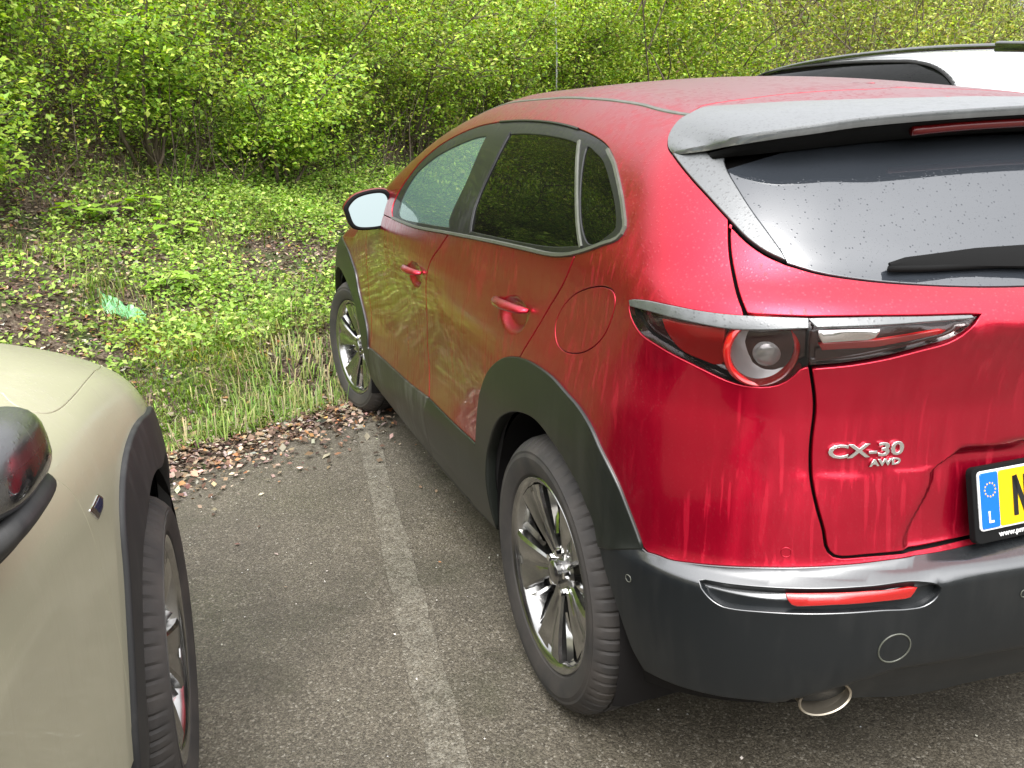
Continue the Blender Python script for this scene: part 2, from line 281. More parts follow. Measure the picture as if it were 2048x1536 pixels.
DB={
 'b_hoodseam':[(-0.3253,0.4542),(-0.3519,0.44),(-0.3619,0.4232),(-0.3436,0.4046),(-0.322,0.3954),(-0.2825,0.3889),(-0.1808,0.3844),(-0.0627,0.3826),(0.0383,0.3792)],
 'b_arch_out':[(0.0661,0.2644),(0.0188,0.2715),(-0.0313,0.2753),(-0.0826,0.2758),(-0.1269,0.2732),(-0.169,0.2683),(-0.2097,0.2604),(-0.2566,0.2446),(-0.2965,0.2204),(-0.3209,0.1917),(-0.327,0.1822),(-0.3507,0.1325),(-0.3844,0.0629),(-0.4194,-0.0185),(-0.4425,-0.0805),(-0.4487,-0.1014)],
 'b_arch_in':[(0.0484,0.1751),(-0.0241,0.1898),(-0.0717,0.1901),(-0.1165,0.1824),(-0.155,0.1664)],
 'b_shut':[(-0.5078,0.3444),(-0.4817,0.3078),(-0.472,0.2722),(-0.4615,0.2212),(-0.4519,0.1499),(-0.4384,0.091)],
 'b_badge':[(-0.3893,0.2757),(-0.3733,0.2651),(-0.3888,0.2554),(-0.4256,0.2529),(-0.437,0.2641),(-0.4508,0.2748),(-0.4321,0.2742)],
}
# ------------------------------------------------------------------ materials
def M(name):
    m=bpy.data.materials.new(name); m.use_nodes=True; t=m.node_tree
    b=t.nodes['Principled BSDF']; return m,t,b
def N(t,ty,**k):
    n=t.nodes.new(ty)
    for a,v in k.items():
        if a in n.inputs.keys() if isinstance(a,str) else False: n.inputs[a].default_value=v
        else: setattr(n,a,v)
    return n
def L(t,a,b): t.links.new(a,b)
def coords(t,scale=(1,1,1)):
    tc=N(t,'ShaderNodeTexCoord'); mp=N(t,'ShaderNodeMapping'); mp.inputs['Scale'].default_value=scale
    L(t,tc.outputs['Object'],mp.inputs['Vector']); return mp.outputs[0]
def noise(t,vec,s,d=4,r=.55):
    n=N(t,'ShaderNodeTexNoise'); n.inputs['Scale'].default_value=s; n.inputs['Detail'].default_value=d; n.inputs['Roughness'].default_value=r
    L(t,vec,n.inputs['Vector']); return n.outputs[0]
def ramp(t,v,stops):
    r=N(t,'ShaderNodeValToRGB'); e=r.color_ramp.elements
    while len(e)<len(stops): e.new(.5)
    for i,(p,c) in enumerate(stops): e[i].position=p; e[i].color=(c if len(c)==4 else (*c,1))
    L(t,v,r.inputs[0]); return r.outputs[0]
def mr(t,v,a,b,c,d):
    n=N(t,'ShaderNodeMapRange'); n.inputs['From Min'].default_value=a; n.inputs['From Max'].default_value=b; n.inputs['To Min'].default_value=c; n.inputs['To Max'].default_value=d
    L(t,v,n.inputs['Value']); return n.outputs[0]
def math_(t,op,a,b):
    n=N(t,'ShaderNodeMath'); n.operation=op
    for i,x in enumerate((a,b)):
        if isinstance(x,(int,float)): n.inputs[i].default_value=x
        else: L(t,x,n.inputs[i])
    return n.outputs[0]
def mixc(t,f,a,b):
    n=N(t,'ShaderNodeMix'); n.data_type='RGBA'
    if isinstance(f,(int,float)): n.inputs[0].default_value=f
    else: L(t,f,n.inputs[0])
    for i,x in ((6,a),(7,b)):
        if isinstance(x,tuple): n.inputs[i].default_value=(*x,1) if len(x)==3 else x
        else: L(t,x,n.inputs[i])
    return n.outputs[2]
def drops(t,scale=135,dens=.5,strength=.3,dist=.0009):
    """rain beads: round bumps in random cells, two sizes, only where the skin faces up enough to hold them"""
    v=coords(t)
    hs=[]
    for s,dn in ((scale,dens),(scale*2.1,dens*.9)):
        vo=N(t,'ShaderNodeTexVoronoi'); vo.inputs['Scale'].default_value=s; L(t,v,vo.inputs['Vector'])
        sep=N(t,'ShaderNodeSeparateColor'); L(t,vo.outputs['Color'],sep.inputs[0])
        on=math_(t,'LESS_THAN',sep.outputs[0],dn)
        h=N(t,'ShaderNodeMapRange'); h.interpolation_type='SMOOTHSTEP'
        for k,x in zip(('From Min','From Max','To Min','To Max'),(.12,.42,1,0)): h.inputs[k].default_value=x
        L(t,vo.outputs['Distance'],h.inputs['Value'])
        hs.append(math_(t,'MULTIPLY',h.outputs[0],on))
    h=math_(t,'ADD',hs[0],math_(t,'MULTIPLY',hs[1],.5))
    g=N(t,'ShaderNodeNewGeometry'); sx=N(t,'ShaderNodeSeparateXYZ'); L(t,g.outputs['Normal'],sx.inputs[0])
    up=mr(t,sx.outputs[2],-.1,.5,.12,1); h=math_(t,'MULTIPLY',h,up)
    bp=N(t,'ShaderNodeBump'); bp.inputs['Strength'].default_value=strength; bp.inputs['Distance'].default_value=dist; L(t,h,bp.inputs['Height'])
    return bp.outputs[0],h
def film(t,base,dust=(.42,.38,.33),amt=.25,streak=0):
    """road film: run-down streaks and blotches of pale dust (on the spoiler, painted sky sheen)"""
    v=coords(t,(1,1,.12)); a=noise(t,v,38,3); v2=coords(t); b=noise(t,v2,5,4)
    f=mr(t,math_(t,'MULTIPLY',a,b),.24,.46,0,amt)
    if streak:
        s1=noise(t,coords(t,(1,1,.035)),75,2,.5); s2=noise(t,coords(t,(1,1,.5)),3.5,3); g=math_(t,'MULTIPLY',mr(t,s1,.57,.70,0,1),mr(t,s2,.42,.62,0,streak)); f=math_(t,'MAXIMUM',f,g)
    return mixc(t,f,base,dust),f
def paint(name,c,metal=.0,rough=.35,coat=1.,drop=.5,dust=.12,dust_sheen_c=(.42,.38,.33),flake=0,ior=1.75,streak=0,speck=0,speckc=(.6,.3,.3),cw=1.):
    m,t,b=M(name)
    base=c
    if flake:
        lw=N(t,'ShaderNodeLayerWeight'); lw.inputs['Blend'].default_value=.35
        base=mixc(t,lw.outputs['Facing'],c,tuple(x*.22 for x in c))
    col,f=film(t,base,dust_sheen_c,dust,streak)
    if speck and drop:
        _,hh=drops(t,dens=drop); col=mixc(t,math_(t,'MULTIPLY',hh,speck),col,speckc)  # glints and dark lens spots of the beads painted into the base colour
    L(t,col,b.inputs['Base Color']); b.inputs['Metallic'].default_value=metal
    L(t,mr(t,f,0,max(dust,.01),rough,min(1,rough+.25)),b.inputs['Roughness'])
    b.inputs['Coat Weight'].default_value=coat; b.inputs['Coat IOR'].default_value=ior
    g=N(t,'ShaderNodeNewGeometry'); sx=N(t,'ShaderNodeSeparateXYZ'); L(t,g.outputs['Normal'],sx.inputs[0])   # beads stand on level skin and blur what it mirrors
    bl=min(1,drop*1.6); L(t,math_(t,'ADD',mr(t,sx.outputs[2],.01,.22,.035,.035+.27*bl),mr(t,sx.outputs[2],.4,.95,0,.28*bl)),b.inputs['Coat Roughness'])
    if drop:
        bp,h=drops(t,dens=drop); L(t,bp,b.inputs['Coat Normal'])
        bp2,_=drops(t,dens=drop,strength=.12); L(t,bp2,b.inputs['Normal'])
    return m
def plain(name,c,rough=.6,metal=0,coat=0,bump=0,bs=300,var=0,emit=None,spec=.5):
    m,t,b=M(name)
    if var:
        v=coords(t); n=noise(t,v,bs*.06,4); L(t,mixc(t,mr(t,n,.35,.65,0,1),tuple(x*(1-var) for x in c),tuple(min(1,x*(1+var)) for x in c)),b.inputs['Base Color'])
    else: b.inputs['Base Color'].default_value=(*c,1)
    b.inputs['Roughness'].default_value=rough; b.inputs['Metallic'].default_value=metal; b.inputs['Coat Weight'].default_value=coat; b.inputs['Specular IOR Level'].default_value=spec
    if bump:
        v=coords(t); n=noise(t,v,bs,2); bp=N(t,'ShaderNodeBump'); bp.inputs['Strength'].default_value=bump; bp.inputs['Distance'].default_value=.001; L(t,n,bp.inputs['Height']); L(t,bp.outputs[0],b.inputs['Normal'])
    return m
def plastic(name,c,dust=.3,rough=.55,spec=.5,drop=0,wet=0):
    """grained exterior trim plastic with water streaks"""
    m,t,b=M(name)
    col,f=film(t,c,(.16,.155,.145),dust); L(t,col,b.inputs['Base Color']); b.inputs['Roughness'].default_value=rough; b.inputs['Specular IOR Level'].default_value=spec
    v=coords(t); n=noise(t,v,700,1); h=n
    bp=N(t,'ShaderNodeBump'); bp.inputs['Strength'].default_value=.16; bp.inputs['Distance'].default_value=.0006; L(t,h,bp.inputs['Height']); L(t,bp.outputs[0],b.inputs['Normal'])
    if wet:
        g=N(t,'ShaderNodeNewGeometry'); sx=N(t,'ShaderNodeSeparateXYZ'); L(t,g.outputs['Normal'],sx.inputs[0])   # water lies on the ledges only
        L(t,mr(t,sx.outputs[2],.2,.6,.04,wet),b.inputs['Coat Weight']); b.inputs['Coat Roughness'].default_value=.13; b.inputs['Coat IOR'].default_value=2.4
    if drop: bq,_=drops(t,dens=drop,strength=.3); L(t,bq,b.inputs['Coat Normal']); b.inputs['Coat Weight'].default_value=.35; b.inputs['Coat Roughness'].default_value=.12
    return m
def glass(name,tint,refl_ior=1.55,drop=.35,haze=.05,hazec=(.5,.5,.48),rough=.01):
    m,t,b=M(name); t.nodes.remove(b); out=[n for n in t.nodes if n.type=='OUTPUT_MATERIAL'][0]
    tr=N(t,'ShaderNodeBsdfTransparent'); tr.inputs[0].default_value=(*tint,1)
    gl=N(t,'ShaderNodeBsdfGlossy'); gl.inputs['Roughness'].default_value=rough
    df=N(t,'ShaderNodeBsdfDiffuse'); df.inputs[0].default_value=(*hazec,1)
    fr=N(t,'ShaderNodeFresnel'); fr.inputs['IOR'].default_value=refl_ior
    if drop:
        bp,h=drops(t,scale=170,dens=drop,strength=.14); L(t,bp,gl.inputs['Normal']); L(t,bp,fr.inputs['Normal']); L(t,mixc(t,math_(t,'MULTIPLY',h,.75),(1,1,1),(.12,.12,.13)),gl.inputs['Color'])  # dark lens spots of the beads painted into the reflection colour
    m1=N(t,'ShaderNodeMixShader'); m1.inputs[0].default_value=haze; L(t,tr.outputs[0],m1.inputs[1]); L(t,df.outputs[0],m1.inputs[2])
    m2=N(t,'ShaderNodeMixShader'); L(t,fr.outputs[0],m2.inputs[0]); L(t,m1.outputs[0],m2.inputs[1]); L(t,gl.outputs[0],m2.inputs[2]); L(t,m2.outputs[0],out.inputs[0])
    return m
MAT=dict(
 red=paint('red_pearl_paint',(.60,.0015,.030),metal=.78,rough=.33,drop=.5,dust=.012,dust_sheen_c=(.60,.22,.24),flake=1,streak=.06,ior=1.42,speck=.09,speckc=(.75,.25,.28)),
 beige=paint('sand_beige_paint',(.40,.38,.268),metal=.0,rough=.45,drop=.25,dust=.15,dust_sheen_c=(.42,.39,.30),ior=1.4,streak=.1,speck=.2,speckc=(.55,.52,.42)),
 white=paint('white_paint',(.60,.61,.61),rough=.4,drop=.2,dust=.04),
 cladding=plastic('dark_grey_grained_plastic',(.0085,.0105,.012),.05,.42,.4,wet=.85),
 clad_arch=plastic('dark_grey_arch_plastic',(.010,.012,.0095),.05,.4,.4,wet=.15),
 clad_warm=plastic('weathered_dark_grey_plastic',(.026,.026,.0265),.2,.55,.35),
 sill=plastic('dusty_sill_plastic',(.028,.026,.021),.5,.5,.4,wet=.2),
 gloss=paint('gloss_black',(.010,.010,.011),rough=.12,drop=.6,dust=.10,dust_sheen_c=(.3,.3,.3),ior=2.1),
 spoiler=paint('wet_black_sky_sheen',(.070,.075,.077),rough=.3,drop=.75,dust=.12,dust_sheen_c=(.40,.42,.42),ior=1.9,speck=.85,speckc=(.012,.013,.013)),  # grey base and dust colour paint in the sky's sheen on black
 frame=paint('window_frame_black',(.005,.005,.005),rough=.5,coat=.3,drop=0,dust=.05,dust_sheen_c=(.1,.1,.1),ior=1.3),
 black=plain('black_rubber',(.012,.012,.012),.7),
 matt=plain('matt_black',(.006,.006,.006),.9,spec=.2),
 trim=plastic('grey_window_trim',(.085,.09,.07),.5,.4,.6),
 shell=plain('dark_inner_metal',(.010,.009,.009),.8,spec=.2),
 cloth=plain('dark_seat_cloth',(.035,.035,.037),.9,bump=.4,bs=500,var=.2),
 lightgrey=plain('light_grey_lining',(.38,.39,.38),.9),
 glass_side=glass('green_tinted_glass',(.72,.90,.82),1.6,.3,.24,(.38,.62,.53)),
 glass_dark=glass('privacy_glass',(.06,.07,.06),1.24,.3,.012,(.3,.32,.28)),
 glass_rear=glass('rear_window_glass',(.06,.065,.07),2.15,.14,.07,(.40,.46,.55)),  # bluish haze and raised IOR stand in for the bright sky reflection
 lens=glass('clear_lamp_lens',(.93,.9,.9),1.35,.2,.01),
 lamp_red=paint('red_lamp_plastic',(.55,.005,.006),rough=.15,drop=0,dust=.05),
  lamp_block=plain('bright_red_lens',(.50,.006,.005),.25,coat=.5,bump=.3,bs=700),
 lamp_silver=plain('lamp_silver',(.80,.81,.82),.35,.25),
 brake_dark=plain('dark_red_lens',(.13,.004,.005),.25,coat=.3),
 lamp_dark=plain('smoked_lamp_inner',(.045,.012,.010),.2,coat=.6),
 chrome=plain('chrome',(.88,.88,.88),.22,1),
 bulb=plain('bulb_grey_glass',(.55,.55,.55),.15,.3),
 reflector=plain('red_reflector',(.42,.006,.005),.25,coat=1,bump=.5,bs=900),
 gun=plain('gunmetal_alloy',(.36,.355,.345),.2,.97,coat=.8,bump=.05,bs=200,var=.2),
 silver=plain('machined_alloy',(.80,.80,.79),.10,1,coat=.4),
 disc=plain('brake_steel',(.30,.28,.26),.35,1,var=.3),
 mirror=plain('mirror_silver',(.27,.32,.32),.02,1),
 steel=plain('exhaust_steel',(.33,.29,.23),.36,.9,bump=.15,bs=80,var=.25),
 plate_y=plain('yellow_plate',(.86,.55,.005),.35),
 plate_b=plain('blue_plate_band',(.005,.14,.72),.35),
 ink=plain('plate_ink',(.01,.01,.01),.4),
 whitep=plain('white_print',(.8,.8,.8),.5),
 navy=plain('navy_enamel',(.012,.016,.06),.25,coat=.8),
)
def tyre_mat():
    m,t,b=M('tyre_rubber'); v=coords(t); n=noise(t,v,9,5); n2=noise(t,v,160,2)
    L(t,mixc(t,mr(t,n,.35,.7,0,1),(.030,.028,.027),(.060,.052,.046)),b.inputs['Base Color']); b.inputs['Roughness'].default_value=.75
    bp=N(t,'ShaderNodeBump'); bp.inputs['Strength'].default_value=.25; bp.inputs['Distance'].default_value=.001; L(t,n2,bp.inputs['Height']); L(t,bp.outputs[0],b.inputs['Normal']); return m
MAT['tyre']=tyre_mat()
def leaf_mat(name,trans=.35,rough=.5,spec=.4):
    m,t,b=M(name); out=[n for n in t.nodes if n.type=='OUTPUT_MATERIAL'][0]
    a=N(t,'ShaderNodeAttribute'); a.attribute_name='tint'; L(t,a.outputs['Color'],b.inputs['Base Color']); b.inputs['Roughness'].default_value=rough; b.inputs['Specular IOR Level'].default_value=spec
    if trans:
        tr=N(t,'ShaderNodeBsdfTranslucent'); hsv=N(t,'ShaderNodeHueSaturation'); hsv.inputs['Saturation'].default_value=1.15; hsv.inputs['Value'].default_value=1.3; L(t,a.outputs['Color'],hsv.inputs['Color']); L(t,hsv.outputs[0],tr.inputs[0])
        mx=N(t,'ShaderNodeMixShader'); mx.inputs[0].default_value=trans; L(t,b.outputs[0],mx.inputs[1]); L(t,tr.outputs[0],mx.inputs[2]); L(t,mx.outputs[0],out.inputs[0])
    return m
MAT['leaf']=leaf_mat('living_leaf'); MAT['litter']=leaf_mat('dead_leaf',0.,.75,.3); MAT['grass']=leaf_mat('grass_blade',.3,.6)
MAT['bark']=plain('bark',(.10,.075,.055),.9,bump=.8,bs=120,var=.4)
# ------------------------------------------------------------------ mesh helpers
def tag(o,label=None,cat=None,group=None,kind=None):
    if label:o['label']=label
    if cat:o['category']=cat
    if group:o['group']=group
    if kind:o['kind']=kind
    return o
def empty(name,loc=(0,0,0),rz=0):
    o=bpy.data.objects.new(name,None); o.location=loc; o.rotation_euler=(0,0,rz); o.empty_display_size=.2; COL.objects.link(o); return o
def mesh(name,V,F,mat,parent=None,smooth=True,normals=None,idx=None):
    me=bpy.data.meshes.new(name); me.from_pydata([tuple(map(float,v)) for v in V],[],[tuple(int(i) for i in f) for f in F])
    mats=mat if isinstance(mat,(list,tuple)) else [mat]
    for m in mats: me.materials.append(m)
    if idx is not None: me.polygons.foreach_set('material_index',np.asarray(idx,dtype=np.int32))
    if smooth: me.polygons.foreach_set('use_smooth',[True]*len(me.polygons))
    me.update()
    if normals is not None: me.normals_split_custom_set_from_vertices([tuple(map(float,n)) for n in normals])
    o=bpy.data.objects.new(name,me); COL.objects.link(o); o.parent=parent; return o
class MB:
    """collects simple solids into one mesh"""
    def __init__(s): s.V=[];s.F=[]
    def add(s,V,F):
        k=len(s.V); s.V+= [tuple(v) for v in V]; s.F+=[tuple(i+k for i in f) for f in F]; return s
    def box(s,c,d,R=None,b=0):
        x,y,z=(q/2 for q in d)
        if b:
            bm=bmesh.new(); bmesh.ops.create_cube(bm,size=1); bmesh.ops.scale(bm,vec=d,verts=bm.verts); bmesh.ops.bevel(bm,geom=bm.edges[:],offset=b,segments=3,affect='EDGES',profile=.5)
            V=[v.co.copy() for v in bm.verts]; bm.verts.index_update(); F=[[v.index for v in f.verts] for f in bm.faces]; bm.free()
        else:
            V=[Vector((i*x,j*y,k*z)) for i in(-1,1) for j in(-1,1) for k in(-1,1)]; F=[(0,1,3,2),(4,6,7,5),(0,4,5,1),(2,3,7,6),(0,2,6,4),(1,5,7,3)]
        if R: V=[R@v for v in V]
        return s.add([Vector(c)+v for v in V],F)
    def tube(s,P,r,n=10,cap=True,sy=1.):
        P=[Vector(p) for p in P]; rs=r if isinstance(r,(list,tuple)) else [r]*len(P); V=[];F=[]; up=None
        for i,p in enumerate(P):
            t=(P[min(i+1,len(P)-1)]-P[max(i-1,0)]).normalized()
            if up is None: up=t.orthogonal().normalized()
            a=(up-t*up.dot(t)).normalized(); up=a; b=t.cross(a)
            for k in range(n): an=2*math.pi*k/n; V.append(p+(a*math.cos(an)+b*math.sin(an)*sy)*rs[i])
        for i in range(len(P)-1):
            for k in range(n): F.append((i*n+k,i*n+(k+1)%n,(i+1)*n+(k+1)%n,(i+1)*n+k))
        if cap: F.append(tuple(range(n))[::-1]); F.append(tuple((len(P)-1)*n+k for k in range(n)))
        return s.add(V,F)
    def lathe(s,prof,n=64,R=None,c=(0,0,0),fn=None,closed=False):
        """profile (r,x) turned about the local x axis"""
        V=[];F=[];m=len(prof)
        for k in range(n):
            a=2*math.pi*k/n
            for j,(r,x) in enumerate(prof):
                if fn: r,x=fn(k,j,r,x)
                V.append(Vector((x,r*math.cos(a),r*math.sin(a))))
        for k in range(n):
            for j in range(m if closed else m-1):
                j2=(j+1)%m; F.append((k*m+j,k*m+j2,((k+1)%n)*m+j2,((k+1)%n)*m+j))
        if R: V=[R@v for v in V]
        return s.add([Vector(c)+v for v in V],F)
    def build(s,name,mat,parent=None,smooth=True,auto=None):
        o=mesh(name,s.V,s.F,mat,parent,smooth)
        if auto: 
            bm=bmesh.new(); bm.from_mesh(o.data); bmesh.ops.recalc_face_normals(bm,faces=bm.faces[:])
            for e in bm.edges:
                if len(e.link_faces)==2 and e.calc_face_angle(0)>math.radians(auto): e.smooth=False
            bm.to_mesh(o.data); bm.free()
        return o
def crs(P,step=.012,closed=False,smooth=True):
    """Catmull-Rom through points, resampled evenly"""
    P=np.asarray(P,float)
    if closed: Q=np.concatenate([P[-1:],P,P[:2]])
    else: Q=np.concatenate([2*P[:1]-P[1:2],P,2*P[-1:]-P[-2:-1]])
    out=[]; m=len(Q)-3
    for i in range(m):
        a,b,c,d=Q[i:i+4]; t=np.linspace(0,1,24,endpoint=False)[:,None]
        if smooth:
            la=max(np.linalg.norm(b-a),1e-6)**.5; lb=max(np.linalg.norm(c-b),1e-6)**.5; lc=max(np.linalg.norm(d-c),1e-6)**.5
            m1=((b-a)/la-(c-a)/(la+lb)+(c-b)/lb)*lb; m2=((c-b)/lb-(d-b)/(lb+lc)+(d-c)/lc)*lb
            out.append((2*t**3-3*t*t+1)*b+(t**3-2*t*t+t)*m1+(-2*t**3+3*t*t)*c+(t**3-t*t)*m2)
        else: out.append(b+(c-b)*t)
    out=np.concatenate(out+[ (P[:1] if closed else P[-1:]) ])
    L_=np.r_[0,np.cumsum(np.linalg.norm(np.diff(out,axis=0),axis=1))]; n=max(2,int(round(L_[-1]/step))+1)
    s=np.linspace(0,L_[-1],n); R=np.stack([np.interp(s,L_,out[:,k]) for k in range(P.shape[1])],1)
    return R[:-1] if closed else R
def chain(D,items,step=.012):
    """join named curves ('-name' runs backwards) and raw point lists into one closed loop"""
    out=[]
    for it in items:
        if isinstance(it,str):
            rev=it[0]=='-'; P=np.array(D[it.lstrip('-')],float); P=crs(P,step); P=P[::-1] if rev else P
        else: P=np.atleast_2d(np.array(it,float)); P=crs(P,step,smooth=False) if len(P)>1 else P
        out.append(P)
    P=np.concatenate(out); keep=[0]
    for i in range(1,len(P)):
        if np.linalg.norm(P[i]-P[keep[-1]])>step*.3: keep.append(i)
    P=P[keep]
    if np.linalg.norm(P[0]-P[-1])<step*.3: P=P[:-1]
    return P
def area(P): x,y=P.T; return .5*np.sum(x*np.roll(y,-1)-y*np.roll(x,-1))
def inset(P,g):
    if area(P)<0: P=P[::-1]
    d=np.roll(P,-1,0)-P; d/=np.linalg.norm(d,axis=1)[:,None]+1e-12; nn=np.stack([-d[:,1],d[:,0]],1); n=nn+np.roll(nn,1,0)
    n/= np.maximum(np.sum(n*nn,axis=1)[:,None],.35)
    return P+n*g
def inside(Q,P):
    x,y=Q[:,0][:,None],Q[:,1][:,None]; x1,y1=P.T; x2,y2=np.roll(P,-1,0).T
    c=((y1>y)!=(y2>y))&(x<(x2-x1)*(y-y1)/(y2-y1+1e-15)+x1); return c.sum(1)%2==1
def tri2d(outer,holes,step,dense=()):
    lo,hi=outer.min(0),outer.max(0)
    G=[]
    for (a0,a1,b0,b1,st) in [(lo[0],hi[0],lo[1],hi[1],step)]+list(dense):
        gx=np.arange(a0+st*.5,a1,st); gy=np.arange(b0+st*.5,b1,st)
        if not len(gx) or not len(gy): continue
        q=np.stack(np.meshgrid(gx,gy,indexing='ij'),-1).reshape(-1,2)
        if (a0,a1)==(lo[0],hi[0]) and st==step:
            for (c0,c1,d0,d1,_) in dense: q=q[~((q[:,0]>c0)&(q[:,0]<c1)&(q[:,1]>d0)&(q[:,1]<d1))]
        ok=inside(q,outer)
        for h in holes: ok&=~inside(q,h)
        q=q[ok]; B=np.concatenate([outer]+list(holes))
        if len(q):
            dm=np.full(len(q),9.)
            for k in range(0,len(B),64): dm=np.minimum(dm,np.sqrt(((q[:,None]-B[None,k:k+64])**2).sum(-1)).min(1))
            q=q[dm>st*.45]
        G.append(q)
    pts=[];faces=[];k=0
    edges=[]
    for L_ in [outer]+list(holes):
        pts+= [tuple(p) for p in L_]; edges+=[(k+i,k+(i+1)%len(L_)) for i in range(len(L_))]; k+=len(L_)
    pts+= [tuple(p) for g in G for p in g]
    V,E,F,_,_,_=geometry.delaunay_2d_cdt([Vector(p) for p in pts],edges,[],0,1e-7)
    V=np.array([tuple(v) for v in V]); F=np.array([f for f in F if len(f)==3]); c=V[F].mean(1)
    ok=inside(c,outer)
    for h in holes: ok&=~inside(c,h)
    F=F[ok]
    # drop unused
    used=np.unique(F); mp=-np.ones(len(V),int); mp[used]=np.arange(len(used)); return V[used],mp[F]
def panel(S,name,loop,parent,mat,holes=(),off=0.,gap=.0022,flange=.012,step=.02,dense=(),cu=None,cv=None,sides='L',roundr=.0022,dish=0.):
    """skin patch of shape S; sides: 'L','R','LR' (two objects) or 'C' (one object across the centre line)"""
    C0=loop.copy(); loop=inset(loop,gap)
    def snap(P,orig):
        return P
    if cu is not None:   # keep vertices that lie on the centre line there
        A=C0 if area(C0)>0 else C0[::-1]; m=np.abs(A[:,0]-cu)<1e-4; loop[m,0]=cu
    if cv is not None:
        A=C0 if area(C0)>0 else C0[::-1]; m=np.abs(A[:,1]-cv)<1e-4; loop[m,1]=cv
    holes=[inset(h,-gap) for h in holes]
    V2,F=tri2d(loop,holes,step,dense)
    P=S.P(V2); n=S.N(P); P=P+n*off
    if dish: P=P-n*dish
    # orientation
    a=P[F[:,1]]-P[F[:,0]]; b=P[F[:,2]]-P[F[:,0]]; fl=np.sum(np.cross(a,b)*n[F].mean(1),axis=1)<0
    F=F.copy(); F[fl]=F[fl][:,::-1]
    e={}
    for f in F:
        for i in range(3):
            u,v=int(f[i]),int(f[(i+1)%3]); e[(u,v)]=e.get((u,v),0)+1
    bd=[(u,v) for (u,v) in e if (v,u) not in e]
    if cu is not None or cv is not None: bd=[(u,v) for u,v in bd if not(abs(P[u,0])<2e-3 and abs(P[v,0])<2e-3)]
    if flange and bd:
        acc={}
        for u,v in bd:
            d=P[v]-P[u]; d=d/(np.linalg.norm(d)+1e-12); lat=np.cross(d,n[u]); 
            for w in (u,v): acc[w]=acc.get(w,0)+lat
        ids={w:i for i,w in enumerate(acc)}; W_=np.array(list(acc)); Lt=np.array([acc[w] for w in W_]); Lt/=np.linalg.norm(Lt,axis=1)[:,None]+1e-12
        k=len(P); m=len(W_); r=roundr
        s7=math.sqrt(.5)
        # the edge rolls over: a 45 degree step, then the return flange
        R1=P[W_]+Lt*r*.7-n[W_]*r*.35; R2=P[W_]+Lt*r-n[W_]*r*1.2; R3=P[W_]+Lt*r*.9-n[W_]*flange
        # move rim in so that the rolled edge stays inside the gap
        P=np.concatenate([P,R1,R2,R3]); n=np.concatenate([n,(n[W_]*s7+Lt*s7),Lt*.98+n[W_]*.2,Lt])
        Fq=[]
        for u,v in bd:
            a,b=ids[u],ids[v]
            Fq+=[(v,u,k+a,k+b),(k+b,k+a,k+m+a,k+m+b),(k+m+b,k+m+a,k+2*m+a,k+2*m+b)]
        Fs=[tuple(f) for f in F]+Fq
    else: Fs=[tuple(f) for f in F]
    n=n/np.linalg.norm(n,axis=1)[:,None]
    mir=np.array([-1,1,1]); out=[]
    if sides=='C':
        k=len(P); PV=np.concatenate([P,P*mir]); NN=np.concatenate([n,n*mir]); FF=Fs+[tuple(i+k for i in f[::-1]) for f in Fs]
        return mesh(name,PV,FF,mat,parent,True,NN)
    pl=parent if isinstance(parent,(list,tuple)) else (parent,parent)
    if 'L' in sides: out.append(mesh(name,P,Fs,mat,pl[0],True,n))
    if 'R' in sides: out.append(mesh(name,P*mir,[f[::-1] for f in Fs],mat,pl[1],True,n*mir))
    return out if len(out)>1 else out[0]
def strip(S,name,curve,width,parent,mat,off=.002,th=.004,sides='LR',step=.012):
    """raised moulding following a curve on the skin"""
    c=crs(curve,step); P=S.P(c); n=S.N(P); t=np.gradient(P,axis=0); t/=np.linalg.norm(t,axis=1)[:,None]; lat=np.cross(t,n)
    prof=[(-.5,-.006,),(-.5,off),(-.32,off+th),(.32,off+th),(.5,off),(.5,-.006)]
    V=[];F=[];m=len(prof)
    for i in range(len(P)):
        for a,b in prof: V.append(P[i]+lat[i]*a*width+n[i]*b)
    for i in range(len(P)-1):
        for j in range(m-1): F.append((i*m+j,i*m+j+1,(i+1)*m+j+1,(i+1)*m+j))
    F.append(tuple(range(m))); F.append(tuple((len(P)-1)*m+j for j in range(m))[::-1])
    V=np.array(V); pl=parent if isinstance(parent,(list,tuple)) else (parent,parent); out=[]
    if 'L' in sides: out.append(mesh(name,V,F,mat,pl[0],True))
    if 'R' in sides: out.append(mesh(name,V*[-1,1,1],[f[::-1] for f in F],mat,pl[1],True))
    for o in out:
        bm=bmesh.new(); bm.from_mesh(o.data); bmesh.ops.recalc_face_normals(bm,faces=bm.faces[:])
        for e_ in bm.edges:
            if len(e_.link_faces)==2 and e_.calc_face_angle(0)>.6: e_.smooth=False
        bm.to_mesh(o.data); bm.free()
    return out
def text(name,body,size,mat,parent,mapf,depth=.003,sx=1.,shear=0.,align='LEFT',spacing=1.,off=0.,subdiv=False):
    cu=bpy.data.curves.new(name,'FONT'); cu.body=body; cu.size=size; cu.extrude=depth/2; cu.bevel_depth=min(depth*.2,.0008); cu.offset=off; cu.shear=shear; cu.align_x=align; cu.space_character=spacing; cu.resolution_u=3
    o=bpy.data.objects.new(name+'_src',cu); COL.objects.link(o); dg=bpy.context.evaluated_depsgraph_get(); dg.update()
    me=bpy.data.meshes.new_from_object(o.evaluated_get(dg)); bpy.data.objects.remove(o)
    V=np.array([v.co[:] for v in me.vertices]); V[:,0]*=sx; V=mapf(V)
    me.vertices.foreach_set('co',V.astype(np.float32).ravel()); me.name=name; me.materials.clear(); me.materials.append(mat); me.update()
    q=bpy.data.objects.new(name,me); COL.objects.link(q); q.parent=parent; return q
